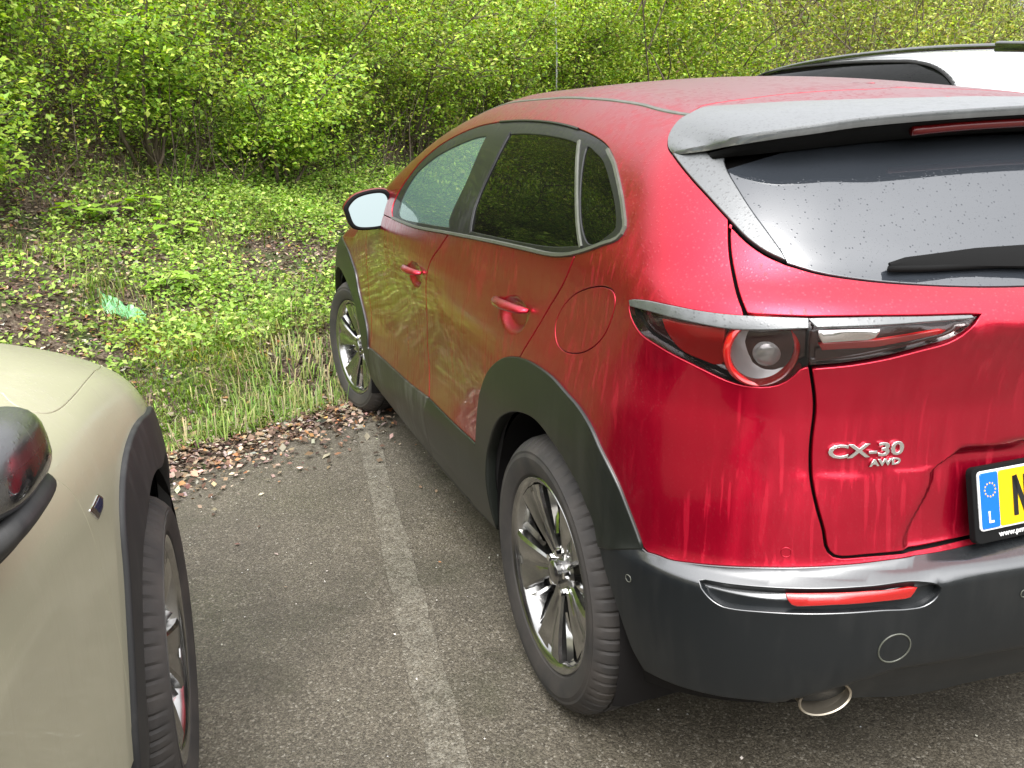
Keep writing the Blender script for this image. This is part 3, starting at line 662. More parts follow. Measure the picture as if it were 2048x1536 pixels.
# ------------------------------------------------------------------ wheels
def wheel(parent,pos,side,steer=0.,spin=0.,width=.215,rout=.343,style=5,name='wheel',warm=False):
    """side -1: outer face looks to -x, +1: to +x"""
    R=Matrix.Rotation(steer,3,'Z')@ (Matrix.Identity(3) if side<0 else Matrix.Rotation(math.pi,3,'Z'))
    hw=width/2
    # rim barrel is the wheel part itself; tyre, spokes, cap, nuts and disc hang on it. local -x is outside
    rr=.2285
    b=MB(); b.lathe([(rr+.014,-hw+.020),(rr+.017,-hw+.012),(rr+.013,-hw+.008),(rr+.004,-hw+.012),(rr-.004,-hw+.020),(rr-.012,-hw+.045),(rr-.020,-hw+.09),(rr-.020,hw-.02),(rr+.012,hw-.01)],96,R,pos)
    w=b.build(name,MAT['gun'],parent,auto=40)
    # tyre
    n=360; NOTCH=[False]*n; kk=0; pit=[4,5,4,6,5,4,5,6]
    while kk<n-3: NOTCH[kk]=True; kk+=pit[(kk*7)%8]
    prof=[(rr+.010,-hw+.024),(rr+.013,-hw+.016),(rr+.022,-hw+.006),(rr+.045,-hw-.004),(rr+.065,-hw-.006),(rout-.040,-hw-.003),(rout-.034,-hw-.0035),(rout-.030,-hw+.0),(rout-.020,-hw+.008),(rout-.009,-hw+.022),(rout-.003,-hw+.036),
          (rout-.001,-hw+.052),(rout-.008,-hw+.0525),(rout-.008,-hw+.0595),(rout-.0,-hw+.060),(rout,-.030),(rout,-.009),(rout-.008,-.0085),(rout-.008,-.0015),(rout,-.001)]
    prof=prof+[(r,-x) for r,x in prof[::-1]][1:]
    def fn(k,j,r,x):
        jj=min(j,len(prof)-1-j)
        q=k%4
        if jj in (8,9,10,11) and NOTCH[k]: r-=.0045 if jj>8 else .002
        if jj in (14,15) and (k+2)%4==0: r-=.004
        if jj==8 and NOTCH[k]: x+= (.002 if x<0 else -.002)
        return r,x
    t=MB(); t.lathe(prof,n,R,pos,fn); t.build('tyre',MAT['tyre'],w,auto=22)
    # spokes: five broad twin-rib blades between slit windows
    xo=-hw+.014
    for s in range(5):
        a=spin+s*2*math.pi/5
        rs=[.046,.075,.11,.15,.19,.222]; half=[.022,.028,.041,.055,.069,.082]; xf=[xo+.034,xo+.028,xo+.020,xo+.012,xo+.006,xo+.004]
        m=MB();V=[];F=[]
        ca,sa=math.cos(a),math.sin(a)
        cols=[(-1,.030),(-1,.006),(-.86,0),(-.26,.0015),(-.12,.005),(.12,.005),(.26,.0015),(.86,0),(1,.006),(1,.030)]
        for r,h,x in zip(rs,half,xf):
            for c,dx in cols:
                y=c*h; ry=math.sqrt(max(r*r-y*y*.9,1e-6)); ry=r if r<.2 else ry
                V.append(R@Vector((x+dx*(1 if r<.2 else .8), ry*ca-y*sa, ry*sa+y*ca)))
        k=len(cols)
        for i in range(len(rs)-1):
            for j in range(k-1): F.append((i*k+j,i*k+j+1,(i+1)*k+j+1,(i+1)*k+j))
        F.append(tuple(range(k))); F.append(tuple((len(rs)-1)*k+j for j in range(k)))
        m.add([Vector(pos)+v for v in V],F); m.build('spoke',MAT['gun'],w,auto=25)
        # polished window wall between this blade and the next
        a2=a+math.pi/5; ca,sa=math.cos(a2),math.sin(a2); V=[];F=[]
        for r,h in ((.100,.008),(.14,.017),(.18,.029),(.214,.040)):
            for c,dx in ((-1,.034),(-.75,.052),(.75,.052),(1,.034)): 
                y=c*h; V.append(Vector(pos)+R@Vector((xo+dx*.8-.010+.01*(.2-r)/.1, r*ca-y*sa, r*sa+y*ca)))
        for sd in (0,2):
            m=MB(); F=[(i*2,i*2+1,i*2+3,i*2+2) for i in range(4-1)]
            m.add([V[i*4+sd+q] for i in range(4) for q in (0,1)],F); m.build('spoke_bevel',MAT['silver'],w)
    h=MB(); h.lathe([(.0,xo+.010),(.020,xo+.011),(.028,xo+.014),(.031,xo+.018),(.031,xo+.034),(.060,xo+.038),(.066,xo+.045),(.066,xo+.075)],48,R,pos); h.build('hub_cap',MAT['gun'],w,auto=35)
    for s in range(5):
        a=spin+(s+.5)*2*math.pi/5; c=Vector(pos)+R@Vector((xo+.034,.051*math.cos(a),.051*math.sin(a))); d=R@Vector((1,0,0))
        q=MB(); q.tube([c-d*.012,c+d*.01],.0095,6); q.build('wheel_nut',MAT['silver'],w,auto=30)
    d=MB(); d.lathe([(.07,.0),(.07,-.01),(.15,-.012),(.155,-.01),(.155,.012),(.07,.014)],64,R,pos); d.build('brake_disc',MAT['disc'],w,auto=35)
    c=MB(); cc=Vector(pos)+R@Vector((-.002,-.0,.135)); c.box(cc,(.07,.15,.06),R,b=.012); c.build('brake_caliper',MAT['shell'],w)
    return w
def tyreshade(): pass
# ------------------------------------------------------------------ red crossover
S=make_red()
RC=empty('red_crossover'); tag(RC,'wet red compact crossover with dark grey wheel arches, seen from its rear left corner','car')
U0=S.y0-math.pi/2*S.R; VT=math.pi/2*S.R
def uvp(P): return S.uv(np.atleast_2d(np.array(P,float)))
def LR(name,loop,mat,parent=None,**k):
    return panel(S,name,loop,parent or RC,MAT[mat],sides='LR',**k)
# inner shell behind every gap, with openings for glass, wheels and lamps
dlo=chain(D,['dlo_top','dlo_top2','belt_r','belt_f'])
gF=chain(D,['gf','gf_r']); gR=chain(D,['gr','gr_r','gr_b','gr_f']); gQ=crs(D['gq'],.012,True)
lampL=chain(D,['lamp_top','lamp_top2','hshut_mid','-lamp_bot'])
lampI=chain(D,['ilamp_top','-ilamp_bot','-hshut_mid'])
def circ_uv(cy,cz,r,a0,a1,n=40,x=-.88): return [tuple(uvp([(x,cy+r*math.cos(a),cz+r*math.sin(a))])[0]) for a in np.linspace(a0,a1,n)]
bot=uvp([(-.80,2.9,.20),(-.80,-.35,.20)])
archR=np.array([tuple(D['arch_r_in'][i]) for i in range(len(D['arch_r_in']))])
glassB=crs(D['glass_bot'],.02); wsT=uvp([(-.62,1.36,1.43),(-.45,1.43,1.46),(0,1.46,1.47)])
ws=np.concatenate([crs(uvp([(-.60,1.42,1.43),(-.66,1.62,1.34),(-.71,1.85,1.24),(-.745,2.12,1.13),(-.75,2.3,1.07)]),.02), crs(uvp([(-.70,2.38,1.06),(-.5,2.5,1.055),(-.25,2.57,1.05),(0,2.59,1.05)]),.02), [(2.59,VT),(1.42,VT)], crs(uvp([(-.30,1.41,1.47),(-.52,1.39,1.455)]),.02)])
_gt=uvp([(0,-.478,1.400),(-.25,-.465,1.397),(-.5,-.42,1.385),(-.60,-.38,1.368)])
rg=np.concatenate([crs(D['glass_bot'],.02),crs([(U0,D['glass_bot'][-1][1]),(U0,_gt[0][1])],.02,smooth=False),_gt[1:3],crs(D['trim_in'],.02)[::-1][5:]])
shell_loop=np.concatenate([crs(uvp([(-.80,3.25,.22),(-.80,2.0,.22),(-.80,.5,.22),(-.80,-.2,.24),(-.7,-.55,.30),(-.4,-.64,.30)]),.03),crs([tuple(uvp([(-.4,-.64,.30)])[0]),(U0,uvp([(0,-.66,.30)])[0,1])],.03,smooth=False),crs([(U0,0.),(U0,VT)],.03,smooth=False),crs([(U0,VT),(3.3,VT)],.03,smooth=False),crs([(3.3,VT),(3.3,0)],.03,smooth=False)])
holes=[inset(x,.012) for x in (gF,gR,gQ)]
wr=np.array(circ_uv(.03,.36,.39,-.15,math.pi+.15)+[tuple(q) for q in uvp([(-.8,-.33,.235),(-.8,.42,.235)])]); wf=np.array(circ_uv(2.66,.36,.385,-.15,math.pi+.15)+[tuple(q) for q in uvp([(-.8,2.3,.235),(-.8,3.02,.235)])])
lin=inset(np.concatenate([lampL]),.003)
panel(S,'inner_shell',shell_loop,RC,MAT['shell'],holes=holes+[wr,wf,lin],off=-.024,gap=0,flange=0,step=.04,cu=U0,cv=VT,sides='C')
# --- doors
fdoor_front=uvp([(-.86,2.10,1.00),(-.875,2.13,.90),(-.87,2.14,.72),(-.87,2.12,.58),(-.88,2.13,.448)])
A=chain(D,['shut_b',np.array(D['sill_top_f'])[::-1][:1]]) if 0 else None
stf=np.array(D['sill_top_f']); stf=np.concatenate([[tuple(fdoor_front[-1])],stf[1:]])
beltf=np.array(D['belt_f'])
lo=np.concatenate([crs(D['shut_b'],.012),crs(stf,.012,smooth=False)[::-1],crs(fdoor_front[::-1],.012),crs([tuple(fdoor_front[0]),tuple(uvp([(-.858,1.80,1.080)])[0]),tuple(beltf[-1])],.012,smooth=False),crs(beltf,.012)[::-1]])
def clean(P,st=.012):
    keep=[0]
    for i in range(1,len(P)):
        if np.linalg.norm(P[i]-P[keep[-1]])>st*.3: keep.append(i)
    P=P[keep]; return P[:-1] if np.linalg.norm(P[0]-P[-1])<st*.3 else P
hd=lambda cy,cz:(lambda a:(a[0]-.085,a[0]+.085,a[1]-.07,a[1]+.07,.006))(tuple(uvp([(-.87,cy,cz)])[0]))
FD=LR('front_door',clean(lo),'red',gap=.0046,dense=[hd(1.215,.918)],step=.016)
rd=chain(D,['shut_b','sill_top_r','arch_r_front','-shut_c','belt_r'])
RD=LR('rear_door',rd,'red',gap=.0044,dense=[hd(.245,.950)],step=.016)
# --- one-piece body side with roof rail, rear pillar and quarter
seam=crs(D['seam'],.012); seam_f=crs([tuple(D['seam'][-1])]+[tuple(q) for q in uvp([(-.592,.8,1.487),(-.588,1.05,1.478),(-.582,1.28,1.455),(-.60,1.42,1.43)])],.012)
ap=crs(uvp([(-.60,1.42,1.43),(-.66,1.62,1.34),(-.71,1.85,1.24),(-.745,2.12,1.13),(-.75,2.3,1.07)]),.012)
apb=crs([tuple(uvp([(-.75,2.3,1.07)])[0]),tuple(uvp([(-.80,2.24,1.065)])[0]),tuple(uvp([(-.85,2.10,1.045)])[0]),tuple(uvp([(-.86,2.10,1.00)])[0]),tuple(uvp([(-.858,1.80,1.080)])[0]),tuple(beltf[-1])],.012,smooth=False)
hsl=np.array(D['hshut_low']); 
bt=np.array(D['bump_top']); 
side=np.concatenate([crs(D['dlo_top'],.012),crs(D['dlo_top2'],.012),crs(D['shut_c'],.012),crs(D['arch_r_rear'],.012),crs(bt,.012),[(U0,bt[-1][1]+.003)],[(U0,hsl[-1][1]+.004)],crs(hsl,.012)[::-1],crs(D['lamp_bot'],.012)[::-1],crs(D['lamp_top'],.012),crs(D['hshut_up'],.012)[::-1],crs(D['trim_out_a'],.012)[::-1],crs(D['spoil_left'],.012),seam,seam_f,ap,apb])
fuel=crs(D['fuel'],.01,True)
panel(S,'body_side',clean(side),RC,MAT['red'],holes=[fuel],step=.016,cu=U0,sides='LR') if 0 else None
QL=panel(S,'body_side',clean(side),RC,MAT['red'],holes=[fuel],step=.014,cu=U0,sides='L')
QR=panel(S,'body_side',clean(side),RC,MAT['red'],step=.014,cu=U0,sides='R')
panel(S,'fuel_flap',fuel,QL,MAT['red'],step=.016,gap=.0022,sides='L',roundr=.0014)
# --- fender, bonnet, nose (far end of the car)
fe=np.concatenate([crs(fdoor_front,.02),crs(D['arch_f_out'],.02)[::-1],crs(uvp([(-.86,2.99,.860),(-.86,3.1,.80),(-.85,3.16,.70)]),.02),crs([tuple(q) for q in uvp([(-.85,3.16,.70),(-.80,3.30,.78),(-.74,3.28,.90),(-.76,3.0,.955),(-.79,2.6,1.0),(-.80,2.24,1.065),(-.85,2.10,1.045),(-.86,2.10,1.00)])],.02,smooth=False)])
LR('front_wing',clean(fe),'red',step=.03)
bo=np.concatenate([crs([tuple(q) for q in uvp([(-.80,2.24,1.065),(-.79,2.6,1.0),(-.76,3.0,.955),(-.74,3.28,.90),(-.5,3.42,.88),(-.25,3.46,.88)])],.03,smooth=False),[(uvp([(0,3.48,.88)])[0])],])
ue=S.y1+math.pi/2*S.R
bo=np.concatenate([crs([tuple(q) for q in uvp([(-.80,2.24,1.065),(-.79,2.6,1.0),(-.76,3.0,.955),(-.74,3.25,.92)])],.03,smooth=False),crs([tuple(uvp([(-.74,3.25,.92)])[0]),(ue,.32)],.03,smooth=False),crs([(ue,.32),(ue,VT)],.03,smooth=False),crs([(ue,VT),(2.6,VT)],.03,smooth=False),crs([(2.6,VT)]+[tuple(q) for q in uvp([(-.25,2.57,1.05),(-.5,2.50,1.055),(-.70,2.38,1.06),(-.75,2.3,1.07),(-.80,2.24,1.065)])],.03,smooth=False)])
panel(S,'bonnet',clean(bo,.03),RC,MAT['red'],step=.05,cu=ue,cv=VT,sides='C',flange=.01)
nf=np.concatenate([crs([tuple(q) for q in uvp([(-.74,3.25,.92),(-.80,3.30,.78),(-.85,3.16,.70),(-.86,3.1,.60),(-.86,3.05,.40),(-.80,3.05,.24),(-.6,3.3,.24)])],.03,smooth=False),crs([tuple(uvp([(-.6,3.3,.24)])[0]),(ue,-.28)],.03,smooth=False),crs([(ue,-.28),(ue,.32)],.03,smooth=False),crs([(ue,.32),tuple(uvp([(-.74,3.25,.92)])[0])],.03,smooth=False)])
panel(S,'front_bumper',clean(nf,.03),RC,MAT['red'],step=.05,cu=ue,sides='C',flange=.01)
panel(S,'windscreen',clean(ws,.02),RC,MAT['glass_side'],off=-.003,step=.05,cv=VT,sides='C',flange=.008)
# --- roof
VGC=uvp([(0,-.076,1.4795)])[0,1]
ro=np.concatenate([seam[::1],seam_f,crs(uvp([(-.60,1.42,1.43),(-.52,1.39,1.455),(-.30,1.41,1.47)]),.02),[(1.42,VT)],crs([(1.42,VT),(S.y0,VT)],.02,smooth=False),crs([(S.y0,VT),(U0,VT)],.1,smooth=False),crs([(U0,VT),(U0,VGC)],.02,smooth=False),crs(D['roof_gap'],.012)[::-1]])
rf=panel(S,'roof',clean(ro),RC,MAT['red'],off=.001,step=.03,cv=VT,cu=U0,sides='C')
strip(S,'roof_seam_trim',np.concatenate([seam,seam_f[2:]]),.013,rf,MAT['trim'],off=-.001,th=.003)
# --- tailgate
hg=np.concatenate([crs(D['hshut_up'],.012),crs(D['lamp_top2'],.012),crs(D['ilamp_top'],.012),crs(D['ilamp_bot'],.012)[::-1],crs(D['hshut_low'],.012),[(U0,hsl[-1][1]+.004)],crs([(U0,hsl[-1][1]+.004),(U0,D['glass_bot'][-1][1])],.012,smooth=False),crs(D['glass_bot'],.012)[::-1],crs(D['trim_out_b'],.012)[::-1]])
pr=uvp([(-.50,-.72,.655),(-.33,-.72,.83)]); 
TG=panel(S,'tailgate',clean(hg),RC,MAT['red'],step=.011,gap=.0056,cu=U0,sides='C',dense=[(pr[:,0].min()-.0,pr[:,0].max(),pr[:,1].min(),pr[:,1].max()+.01,.0055)])
VTg=crs(D['roof_gap'],.012); sf=np.array(D['spoil_front'])
ht=np.concatenate([VTg,[(U0,VGC)],crs([(U0,VGC),(U0,uvp([(0,-.23,1.447)])[0,1])],.012,smooth=False),crs([(U0,uvp([(0,-.23,1.447)])[0,1]),tuple(sf[-1])],.012,smooth=False),crs(sf,.012)[::-1]])
panel(S,'tailgate_top',clean(ht),TG,MAT['red'],step=.016,gap=.003,cu=U0,sides='C')
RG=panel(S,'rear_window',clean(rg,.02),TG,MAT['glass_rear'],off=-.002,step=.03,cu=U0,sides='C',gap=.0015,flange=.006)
tri=np.concatenate([crs(D['trim_out_a'],.012),crs(D['trim_out_b'],.012),crs(D['trim_in'],.012),crs([tuple(D['trim_in'][-1]),tuple(uvp([(-.62,-.25,1.40)])[0]),tuple(uvp([(-.67,-.235,1.375)])[0]),tuple(D['trim_out_a'][0])],.012,smooth=False)])
panel(S,'window_side_trim',clean(tri),TG,MAT['spoiler'],off=.003,step=.014,gap=.003,sides='LR',flange=.012)
# --- spoiler: loft from its root on the roof to the trailing edge
te=np.array([(-.702,-.258,1.351),(-.694,-.30,1.358),(-.6735,-.33,1.3641),(-.6518,-.40,1.3796),(-.6029,-.455,1.3905),(-.5427,-.485,1.3985),(-.4708,-.505,1.4073),(-.3749,-.53,1.4143),(-.2,-.545,1.4215),(0,-.552,1.427)])
rootp=S.P(np.concatenate([crs(D['spoil_left'],.01),crs(D['spoil_front'],.01)[1:]])); rootp=np.concatenate([rootp,[(-.15,-.222,1.449),(0,-.228,1.450)]])
def resamp(P,n):
    s=np.r_[0,np.cumsum(np.linalg.norm(np.diff(P,axis=0),axis=1))]; q=np.linspace(0,s[-1],n); return np.stack([np.interp(q,s,P[:,k]) for k in range(3)],1)
te2=crs(te,.01); nn_=70; A_=resamp(rootp,nn_); B_=resamp(te2,nn_)
# pair points so that ribs run front to back
def sp_loft():
    V=[];F=[];rows=[]
    m=9
    for i in range(nn_):
        a=A_[i];b=B_[i]; w=min(1,i/14.)
        row=[]
        for j in range(m):
            t=j/(m-1); p=a+(b-a)*t; p=p+np.array([0,0,1])*.006*w*math.sin(math.pi*t)*(1-.3*t)+np.array([0,0,.0025]); row.append(p)
        th=.004+.010*w
        row.append(b+np.array([0,-.0015*w,-.25*th])); row.append(b+np.array([0,.001,-th])); 
        ub=b+np.array([0,.02+.07*w,-.012*w-.002]); row.append(b+np.array([0,.012+.012*w,-th-.001]))
        rows.append(row)
    k=len(rows[0]); V=[p for r in rows for p in r]
    for i in range(nn_-1):
        for j in range(k-1): F.append((i*k+j,(i+1)*k+j,(i+1)*k+j+1,i*k+j+1))
    V=np.array(V); n=len(V); V2=V*[-1,1,1]
    o=mesh('spoiler',np.concatenate([V,V2]),[f[::-1] for f in F]+[tuple(i+n for i in f) for f in F],MAT['spoiler'],TG)
    bm=bmesh.new(); bm.from_mesh(o.data); bmesh.ops.remove_doubles(bm,verts=bm.verts,dist=.0004); bmesh.ops.recalc_face_normals(bm,faces=bm.faces[:])
    for e in bm.edges:
        if len(e.link_faces)==2 and e.calc_face_angle(0)>.7: e.smooth=False
    if sum(f.normal.z for f in bm.faces if f.calc_center_median().y<-.2)<0: bmesh.ops.reverse_faces(bm,faces=bm.faces[:])
    bm.to_mesh(o.data); bm.free(); return o
SP=sp_loft()
def rear_y(x,z,off=0.):
    x=np.asarray(x,float); z=np.asarray(z,float); a=np.full(x.shape,-1.2); b=np.full(x.shape,-.1)
    for t in np.arange(-1.2,-.1,.02):
        q=np.stack([x,np.full(x.shape,t),z],-1); f=S.F(q); hit=(f<0)&(b==-.1); b=np.where(hit,t,b)
    a=b-.02
    for _ in range(20):
        m=(a+b)/2; f=S.F(np.stack([x,m,z],-1)); a=np.where(f>0,m,a); b=np.where(f>0,b,m)
    P=np.stack([x,b,z],-1); return P+S.N(P)*off if np.any(off) else P
# dark underside between the lip and the glass
def under():
    V=[];F=[];n=40
    xs=np.linspace(.668,0,n)
    lipx=np.interp(xs,(-te2[:,0])[::-1],te2[:,1][::-1]); lipz=np.interp(xs,(-te2[:,0])[::-1],te2[:,2][::-1])
    for i,x in enumerate(xs):
        gz=1.338+.036*(1-(x/.668)**2); gy=rear_y([x],[gz])[0,1]
        for t,(yy,zz) in enumerate(((lipy:=lipx[i]+.010,lipz[i]-.016),(lipy*.6+gy*.4,(lipz[i]-.020)*.75+gz*.25),(gy-.004,gz+.004),(gy+.05,gz+.03))): V.append((-x,yy,zz))
    for i in range(n-1):
        for j in range(3): F.append((i*4+j,i*4+j+1,(i+1)*4+j+1,(i+1)*4+j))
    V=np.array(V); k=len(V)
    return mesh('spoiler_underside',np.concatenate([V,V*[-1,1,1]]),F+[tuple(q+k for q in f[::-1]) for f in F],MAT['matt'],TG)
US=under()
bl=MB(); P_=[(-.345,-.505,1.385),(-.25,-.515,1.391),(-.12,-.522,1.395),(0,-.525,1.397),(.12,-.522,1.395),(.25,-.515,1.391),(.345,-.505,1.385)]
bl.tube([tuple(q) for q in crs(np.array(P_),.03)],.009,8); bl.build('high_brake_light',MAT['brake_dark'],TG)
# --- wiper
wp=[]
w0=rear_y([-.485,-.42,-.35,-.27,-.19,-.10,0.],[1.160,1.162,1.164,1.164,1.162,1.158,1.152],.022)
w1=rear_y([-.490,-.42,-.35,-.27,-.19,-.10,0.],[1.152,1.150,1.150,1.149,1.147,1.143,1.137],.009)
wb=MB(); xs_=np.linspace(-.487,.02,16); V=[]
for i,x in enumerate(xs_):
    t=i/15; zt=float(np.interp(x,[-.487,-.475,-.314,-.197,.02],[1.160,1.166,1.176,1.176,1.170])); zb=float(np.interp(x,[-.487,-.314,-.2,.02],[1.153,1.147,1.140,1.128])); a_=rear_y([x],[zt],.010)[0]; b__=rear_y([x],[zb],.008)[0]; th=.006+.010*t
    nn_2=S.N(((a_+b__)/2)[None])[0]
    V+=[a_,a_+nn_2*th*.6,(a_+b__)/2+nn_2*th,b__+nn_2*th*.6,b__]
wb.add(V,[(i*5+j,i*5+j+1,i*5+6+j,i*5+5+j) for i in range(15) for j in range(4)]+[(0,1,2,3,4),(79,78,77,76,75)]); WP=wb.build('rear_wiper',MAT['matt'],RC,auto=35)
wb=MB(); wb.tube([tuple(q) for q in crs(w1,.02)],.006,6); wb.build('wiper_blade',MAT['matt'],WP)
# --- tail lamps
for sd in 'LR':
    pp=RC
    hous=panel(S,'tail_lamp',inset(lampL,.001),RC,MAT['lamp_dark'],off=-.026,gap=-.004,flange=0,step=.02,sides=sd)
    panel(S,'lamp_lens',lampL,hous,MAT['lens'],off=.001,gap=.002,flange=.022,step=.014,sides=sd)
    gl=chain(D,['lamp_top','lamp_top2',[D['hshut_mid'][0],D['gloss_low'][-1]],'-gloss_low'])
    panel(S,'lamp_top_trim',gl,hous,MAT['spoiler'],off=.005,gap=.001,flange=.01,step=.014,sides=sd)
    rs=crs(D['redseg'],.012,True)
    panel(S,'red_lens_block',rs,hous,MAT['lamp_block'],off=-.009,gap=0,flange=.014,step=.01,sides=sd)
    sg=np.array([1 if sd=='L' else -1,1,1])
    C_=np.array([(-.723,-.613,1.031)]); nl=S.N(C_)[0]; c0=C_[0]-nl*.015+np.array([0,0,-.0085])
    ax=Vector(nl); ax=(ax*.75+Vector((-.10,-.9,.06))).normalized(); zz=Vector((0,0,1)); ex=ax.cross(zz).normalized()*-1; ey=ax.cross(ex)*-1
    Rm=Matrix((( -ax.x,ex.x,ey.x),(-ax.y,ex.y,ey.y),(-ax.z,ex.z,ey.z)))
    def lam(prof,name,mat,n=56,au=40,off=(0,0)):
        m=MB(); m.lathe(prof,n,Rm,tuple(Vector(c0)+ex*off[0]+ey*off[1])); V=[(v[0]*sg[0],v[1],v[2]) for v in m.V]; m.V=V
        if sd=='R': m.F=[f[::-1] for f in m.F]
        return m.build(name,mat,hous,auto=au)
    lam([(.065,.014),(.066,.002),(.0635,-.005),(.060,-.008),(.056,-.006),(.053,.0),(.052,.012)],'red_light_ring',MAT['lamp_red'])
    lam([(.052,.006),(.048,.008),(.040,.014),(.028,.020),(.0,.023)],'lamp_reflector',MAT['lamp_silver'],au=60)
    lam([(.0,-.001),(.012,.0),(.020,.004),(.025,.010),(.026,.024)],'bulb_cover',MAT['bulb'],off=(.014 if sd=='L' else .014,.006))
    li=panel(S,'tailgate_lamp',inset(lampI,.001),RC,MAT['lamp_dark'],off=-.014,gap=-.002,flange=0,step=.02,sides=sd)
    panel(S,'lamp_lens',lampI,li,MAT['lens'],off=.001,gap=.002,flange=.012,step=.014,sides=sd)
    gl2=np.concatenate([crs(D['ilamp_top'],.012)[:-1],crs(D['gloss_low2'],.012)[::-1]])
    panel(S,'lamp_top_trim',clean(gl2),li,MAT['spoiler'],off=.003,gap=.0006,flange=.006,step=.014,sides=sd)
    rv=crs(uvp([(-.6514,-.6707,1.0728),(-.5519,-.7067,1.0739),(-.5615,-.6997,1.0496),(-.6444,-.6676,1.045)]),.01,True,smooth=False)
    panel(S,'reversing_lamp',rv,li,MAT['silver'],off=-.006,gap=.0,flange=.006,step=.01,sides=sd)
    rl=crs(uvp([(-.6455,-.6665,1.0431),(-.5607,-.6992,1.0468),(-.4399,-.7257,1.0603),(-.4361,-.7256,1.0564),(-.5537,-.6983,1.0373),(-.6432,-.6646,1.0338)]),.01,True,smooth=False)
    panel(S,'red_light_line',rl,li,MAT['lamp_red'],off=-.004,gap=0,flange=.006,step=.01,sides=sd)
    rk=crs(uvp([(-.645,-.66,1.030),(-.55,-.69,1.034),(-.47,-.71,1.046),(-.50,-.705,1.034),(-.60,-.675,1.018),(-.645,-.66,1.014)]),.01,True,smooth=False)
    panel(S,'red_lens_block',rk,li,MAT['lamp_dark'],off=-.008,gap=0,flange=.004,step=.01,sides=sd)
# --- rear bumper
bb=crs(D['bump_bot'],.012)
bl_=np.concatenate([crs(bt,.012),[(U0,bt[-1][1]+.003)],crs([(U0,bt[-1][1]+.003),(U0,bb[-1][1])],.012,smooth=False),bb[::-1],crs(D['bump_front'],.012)[::-1],crs([tuple(D['arch_r_in'][0]),tuple(D['bump_top'][0])],.012,smooth=False)])
cav=crs(D['cav'],.008,True)
RBm=panel(S,'rear_bumper',clean(bl_),RC,MAT['cladding'],holes=[cav],off=.005,step=.009,gap=.001,cu=U0,sides='C',flange=.02)
panel(S,'reflector_pocket',cav,RBm,MAT['cladding'],off=-.013,gap=-.003,flange=0,step=.012,sides='LR')
panel(S,'rear_reflector',crs(D['reflector'],.008,True,smooth=False),RBm,MAT['reflector'],off=.0,gap=0,flange=.012,step=.01,sides='LR')
def ring_on(c,r,t,name,mat,parent,proud=.006,n=40,sides=(1,-1),elx=1.):
    c=np.array([c]); nl=S.N(c)[0]; e1=np.cross([0,0,1],nl); e1/=np.linalg.norm(e1); e2=np.cross(nl,e1)
    P=[]; 
    for k in range(n):
        a=2*math.pi*k/n; q=c[0]+(e1*math.cos(a)*elx+e2*math.sin(a))*r; u=S.P(S.uv(q[None]))[0]; P.append(u+S.N(u[None])[0]*proud)
    for sg in sides:
        m=MB(); Q=[(p[0]*sg,p[1],p[2]) for p in P]; Q.append(Q[0]); Q.append(Q[1]); m.tube(Q,t,6,cap=False); m.build(name,mat,parent)
ring_on((-.504,-.750,.490),.031,.0016,'tow_cover_ring',MAT['trim'],RBm,.0055,sides=(1,))
for c in ((-.870,-.432,.545),(-.254,-.789,.568)):
    ring_on(c,.0075,.0011,'parking_sensor',MAT['trim'],RBm,.006,20)
ring_on((-.668,-.644,.659),.009,.0009,'parking_sensor',MAT['red'],QL,.0005,20)
# diffuser lip under the bumper, exhaust
ex=MB(); c=Vector((-.592,-.69,.364)); ax=Vector((-.10,-1,-.03)).normalized(); Rx=Matrix.Rotation(math.radians(90),3,'Z')
ex.lathe([(.036,.28),(.037,.02),(.043,.006),(.045,.001),(.044,-.002),(.041,.0),(.040,.010),(.038,.035),(.034,.045),(.0,.047)],56,Matrix.Rotation(math.radians(85),3,'Z')@Matrix.Rotation(math.radians(4),3,'Y'),c); 
ex.V=[Vector((c.x+(v[0]-c.x)*1.28,v[1],c.z+(v[2]-c.z)*.72)) for v in ex.V]
EXH=ex.build('exhaust_pipe',MAT['steel'],RC,auto=40)
# --- claddings
ar=np.concatenate([crs(D['arch_r_front'],.012),crs(D['arch_r_rear'],.012),crs([tuple(D['bump_top'][0]),tuple(D['arch_r_in'][0])],.012,smooth=False),crs(D['arch_r_in'],.012),crs(D['sill_bot_r'],.012)[::-1],crs(D['shut_b_low'],.012)[::-1],crs(D['sill_top_r'],.012)])
# split the door cladding from the arch cladding along the door's rear edge
spl=[tuple(D['sill_top_r'][-1]),tuple(uvp([(-.875,.555,.42)])[0]),tuple(uvp([(-.87,.60,.33)])[0]),tuple(uvp([(-.86,.66,.262)])[0])]
sbr=np.array(D['sill_bot_r']); 
ar=np.concatenate([crs(D['arch_r_front'],.012),crs(D['arch_r_rear'],.012),crs([tuple(D['bump_top'][0]),tuple(D['arch_r_in'][0])],.012,smooth=False),crs(D['arch_r_in'],.012),crs([tuple(sbr[-1]),spl[-1]],.012,smooth=False),crs(spl,.012)[::-1]])
LR('wheel_arch_trim',clean(ar),'clad_arch',off=.008,step=.016,gap=.0008,flange=.03,roundr=.004)
dc=np.concatenate([crs(D['sill_top_r'],.012),crs(spl,.012),crs([spl[-1],tuple(sbr[0])],.012,smooth=False),crs(D['shut_b_low'],.012)[::-1]])
panel(S,'door_cladding',clean(dc),RD,MAT['clad_arch'],off=.007,step=.016,gap=.0008,flange=.02,roundr=.004,sides='LR')
sbf=np.array(D['sill_bot_f'])
af=np.array(D['arch_f_in']); j1=tuple(uvp([(-.88,2.30,.44)])[0])
dcf=np.concatenate([crs(stf,.012,smooth=False),crs(D['shut_b_low'],.012),crs(sbf[::-1],.012),crs([tuple(sbf[0]),tuple(fdoor_front[-1])],.012,smooth=False)])
